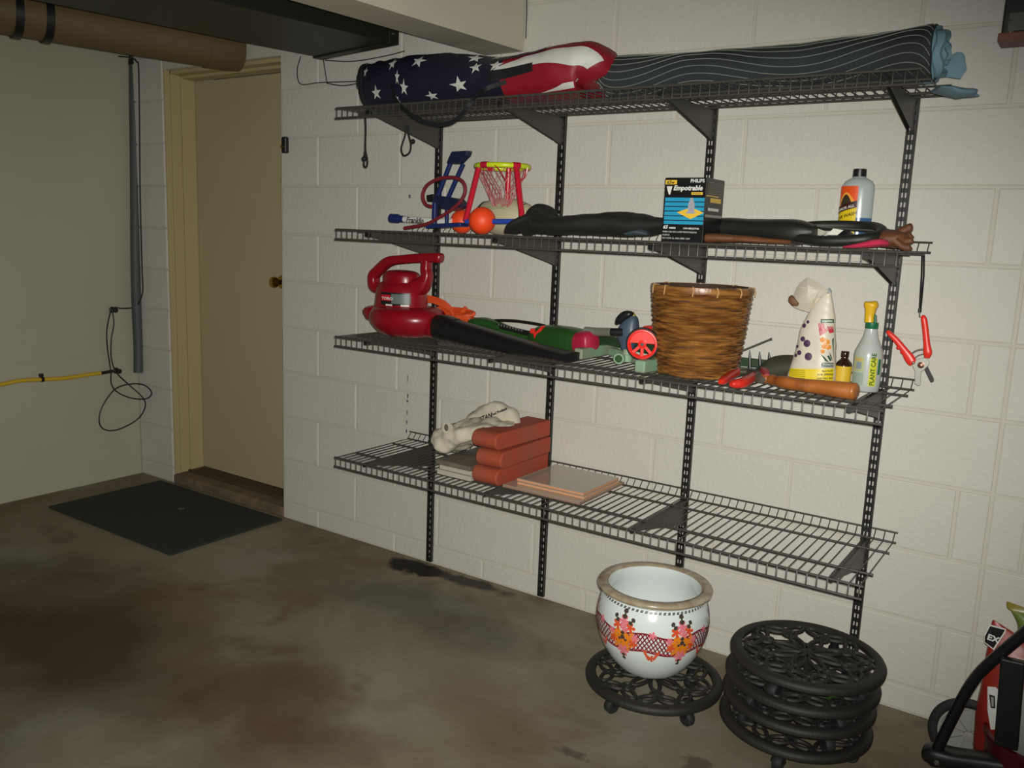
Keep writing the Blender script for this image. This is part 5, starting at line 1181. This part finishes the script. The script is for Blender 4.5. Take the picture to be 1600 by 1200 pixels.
# hanging pruners
hy = -.075
T = thing('hanging_pruners', P(1436, 600, y=hy), 'open pruning shears with red grips hanging by a strap from the second shelf', 'pruners')
mb = MB()
a = [P(1444, 394, y=hy-.0), P(1443.5, 430, y=hy), P(1440, 470, y=hy), P(1438.5, 484, y=hy)]
b = [P(1441, 394, y=hy), P(1440, 430, y=hy), P(1437.5, 470, y=hy), P(1437, 484, y=hy)]
mb.tube(a, .0024, 6).tube(b, .0024, 6); part('strap', mb, M_strap, T)
mb = MB().tube([P(1437.5, 482, y=hy), P(1437, 488, y=hy)], .0045, 10); part('strap_bead', mb, M_black, T)
mb = MB().tube([P(1437, 488, y=hy), P(1437, 496, y=hy)], .0020, 8); part('ring', mb, M_chrome, T)
M_rg2 = mat('bright_red_grip', (232, 52, 40), .35)
def hg(nm, pts, m, d=.008, e=2.4, ns=30): return part(nm, MB().loft(Loft([(P(a_, b_, y=hy), r_*mpp(P(a_, b_, y=hy)), d if i_ not in (0, len(pts)-1) else d*.6) for i_, (a_, b_, r_) in enumerate(pts)], e=e), ns, 16), m, T)
hg('grip', [(1440, 494, 2.5), (1443.5, 498, 4.5), (1446, 515, 4.8), (1448, 535, 5), (1449, 545, 6), (1449.5, 552, 6.5), (1448, 559, 4)], M_rg2)
hg('grip', [(1386.5, 517, 2.5), (1390, 521, 3.6), (1400, 531, 4.6), (1412, 546, 5.4), (1420, 558, 7.5), (1425, 566, 7), (1427, 569, 5)], M_rg2)
for i_, (a_, b_) in enumerate(((1404, 543), (1410, 550), (1416, 559))):
    mb = MB().sphere(P(a_, b_, y=hy), .0062, 12); part('finger_bump', mb, M_rg2, T)
M_met = mat('brushed_steel', (170, 170, 160), .35, metal=.7)
mb = MB().prism(pl([(1427, 566), (1433, 561), (1444, 559), (1451, 563), (1452, 569), (1446, 577), (1439, 581), (1438, 602), (1434, 603), (1429, 600), (1429.5, 580), (1425, 571)], hy-.004), (0, .006, 0)); part('hook_blade', mb, M_met, T, smooth=False, bevel=.001)
mb = MB().prism(pl([(1444, 577), (1449, 572), (1459, 592), (1459, 596), (1455, 598), (1453, 596)], hy-.006), (0, .004, 0)); tag(part('cutting_blade', mb, M_black, T, smooth=False, bevel=.0006), 'black cutting blade')
mb = MB().lathe(P(1439, 570.5, y=hy-.004), [(.0085, 0), (.0085, .003), (.004, .0045), (.004, .006), (0, .0065)], 16, axis=Rk); part('pivot_bolt', mb, mat('copper_bolt', (150, 110, 90), .3, metal=.8), T)
mb = MB().tube(smooth(pl([(1424, 553), (1432, 548), (1442, 546), (1449, 549)], hy), 14), .0026, 8).tube(smooth(pl([(1429, 560), (1436, 555), (1444, 553)], hy+.002), 10), .0018, 8); part('spring_wire', mb, M_met, T)
mb = MB().sphere(P(1427, 567, y=hy-.008), .0040, 12); part('rivet', mb, M_chrome, T)

# ---------------------------------------------------------------- lowest shelf
M_terra = mat('terracotta', (164, 66, 40), .75, bump=.35, bscale=60, rgb2=(150, 76, 52), vscale=7)
for i, (dx, dr_) in enumerate(((0, 0), (.010, .03), (-.002, -.03))):
    z0 = Z4 + i*.0605
    x0_, x1_, yf, yk = 1.372, 1.474, -.352, -.028
    # bullnose brick: rounded front edge, extruded across
    n = 12; prof = [(yk, 0), (yk, .058)] + [(yf+.029 - .029*math.sin(PI*j/n), .029 + .029*math.cos(PI*j/n)) for j in range(n+1)]
    cx_, cyy = (x0_+x1_)/2, (yf+yk)/2; Rz = Matrix.Rotation(dr_, 3, 'Z')
    mb = MB().prism([V((cx_+dx, cyy, z0)) + Rz @ V((x0_-cx_, y_-cyy, z_)) for y_, z_ in prof], Rz @ V((x1_-x0_, 0, 0)))
    tag(finish('terracotta_brick', mb, M_terra, smooth=True, bevel=.005, angle=50), ('bullnose terracotta brick at the bottom of the pile of three', 'bullnose terracotta brick in the middle of the pile of three', 'bullnose terracotta brick on top of the pile of three')[i], 'brick', 'terracotta bricks')
M_tile = mat('grey_white_ceramic', (184, 178, 164), .4, var=.08, vscale=6); M_tiletop = mat('worn_grey_top', (122, 112, 98), .6, var=.35, vscale=12)
for i in range(3):
    z0 = Z4 + i*.0175; o_ = (.0, .006, -.003)[i]
    mb = MB().box((1.222+o_, -.350+o_, z0+.0003), (1.368+o_*.3, -.08, z0+.0168))
    o = finish('ceramic_tile', mb, M_tile if i < 2 else M_tiletop, smooth=False, bevel=.002)
    tag(o, ('pale ceramic tile under the cloth bag, lowest of three', 'pale ceramic tile under the cloth bag, middle of three', 'grey topped ceramic tile directly beneath the cloth bag')[i], 'tile', 'pale tiles under the cloth bag')
M_tbody = mat('orange_tile_body', (206, 150, 112), .7); M_glaze = mat('glossy_grey_glaze', (168, 160, 144), .12, coat=.5)
for i, (x0_, x1_, yf, yk, lab) in enumerate(((1.482, 1.776, -.326, -.020, 'large glossy grey ceramic tile at the bottom beside the terracotta bricks'), (1.518, 1.772, -.292, -.050, 'glossy ceramic tile with orange edge, middle of the three beside the bricks'), (1.512, 1.766, -.286, -.046, 'glossy ceramic tile with orange edge, topmost of the three beside the bricks'))):
    z0 = Z4 + i*.0092
    t = thing('glazed_tile', ((x0_+x1_)/2, (yf+yk)/2, z0), lab, 'tile', 'glossy floor tiles')
    mb = MB().box((x0_, yf, z0), (x1_, yk, z0+.0068)); part('tile_body', mb, M_tbody if i else mat('brown_tile_body', (150, 118, 100), .7), t, smooth=False, bevel=.001)
    mb = MB().box((x0_+.001, yf+.001, z0+.0068), (x1_-.001, yk-.001, z0+.0088)); part('glaze', mb, M_glaze, t, smooth=False, bevel=.0008)
M_canvas = mat('cream_canvas', (196, 188, 166), .85, bump=.5, bscale=26, var=.08, vscale=9)
cb_ = thing('canvas_bag', P(740, 700, y=-.22), 'cream canvas bag with dark lettering folded on the pale tiles', 'bag')
mb = MB().loft(Loft([(P(696, 694, y=-.24), .010, .03), (P(699, 690, y=-.24), .048, .08), (P(712, 684, y=-.24), .046, .09), (P(735, 677, y=-.23), .042, .09), (P(760, 671, y=-.22), .034, .08), (P(785, 669, y=-.2), .030, .06), (P(800, 672, y=-.18), .024, .04)], e=2.6, amp=.016, freq=17, seed=6), 60, 40)
part('lower_fold', mb, M_canvas, cb_)
hump = Loft([(P(733, 668, y=-.15), .012, .02), (P(742, 660, y=-.15), .036, .03), (P(757, 656, y=-.15), .052, .034), (P(775, 654, y=-.15), .062, .036), (P(790, 658, y=-.15), .058, .034), (P(800, 665, y=-.15), .040, .025), (P(803, 672, y=-.15), .02, .012)], e=2.5, amp=.010, freq=18, seed=8)
mb = MB().loft(hump, 40, 30); part('upper_fold', mb, M_canvas, cb_)
mb = MB().tube([P(704, 671, y=-.30), P(699, 668.5, y=-.325)], [.020, .018], 18, cap=True); mb.lathe(P(698.5, 668.3, y=-.326), [(.012, 0), (.019, .001), (.020, .004)], 18, axis=Rk); mb.f = [f for f in mb.f]
part('rolled_corner', mb, M_canvas, cb_)
mb = MB().sphere(P(698, 668, y=-.328), .0135, 16, sx=.8, sy=.3, sz=1.1); tag(part('roll_hollow_shade', mb, mat('dull_shadow_fabric', (96, 90, 76), .9), cb_), 'painted shade in the hollow of the rolled corner')  # solid dark plug, shade of the hollow put into its colour
A = P(747, 661, y=-.205); Bq = P(792, 642, y=-.205); ex = (Bq-A).normalized(); ey = V((-ex.z, 0, ex.x))
for s_, u0, v0, sz in (('TITAN', 0, 0, .024), ('Tool Products', .066, .004, .0125)):
    mb = MB(); textmap(mb, s_, lambda u, v: A + ex*(u+u0) + ey*(v+v0) + V((0, -.002, 0)), sz, bold=.0006, shear=.3); part('lettering', mb, M_strap, cb_, smooth=False)

for o in list(D.objects):
    if '_o' in o: del o['_o']
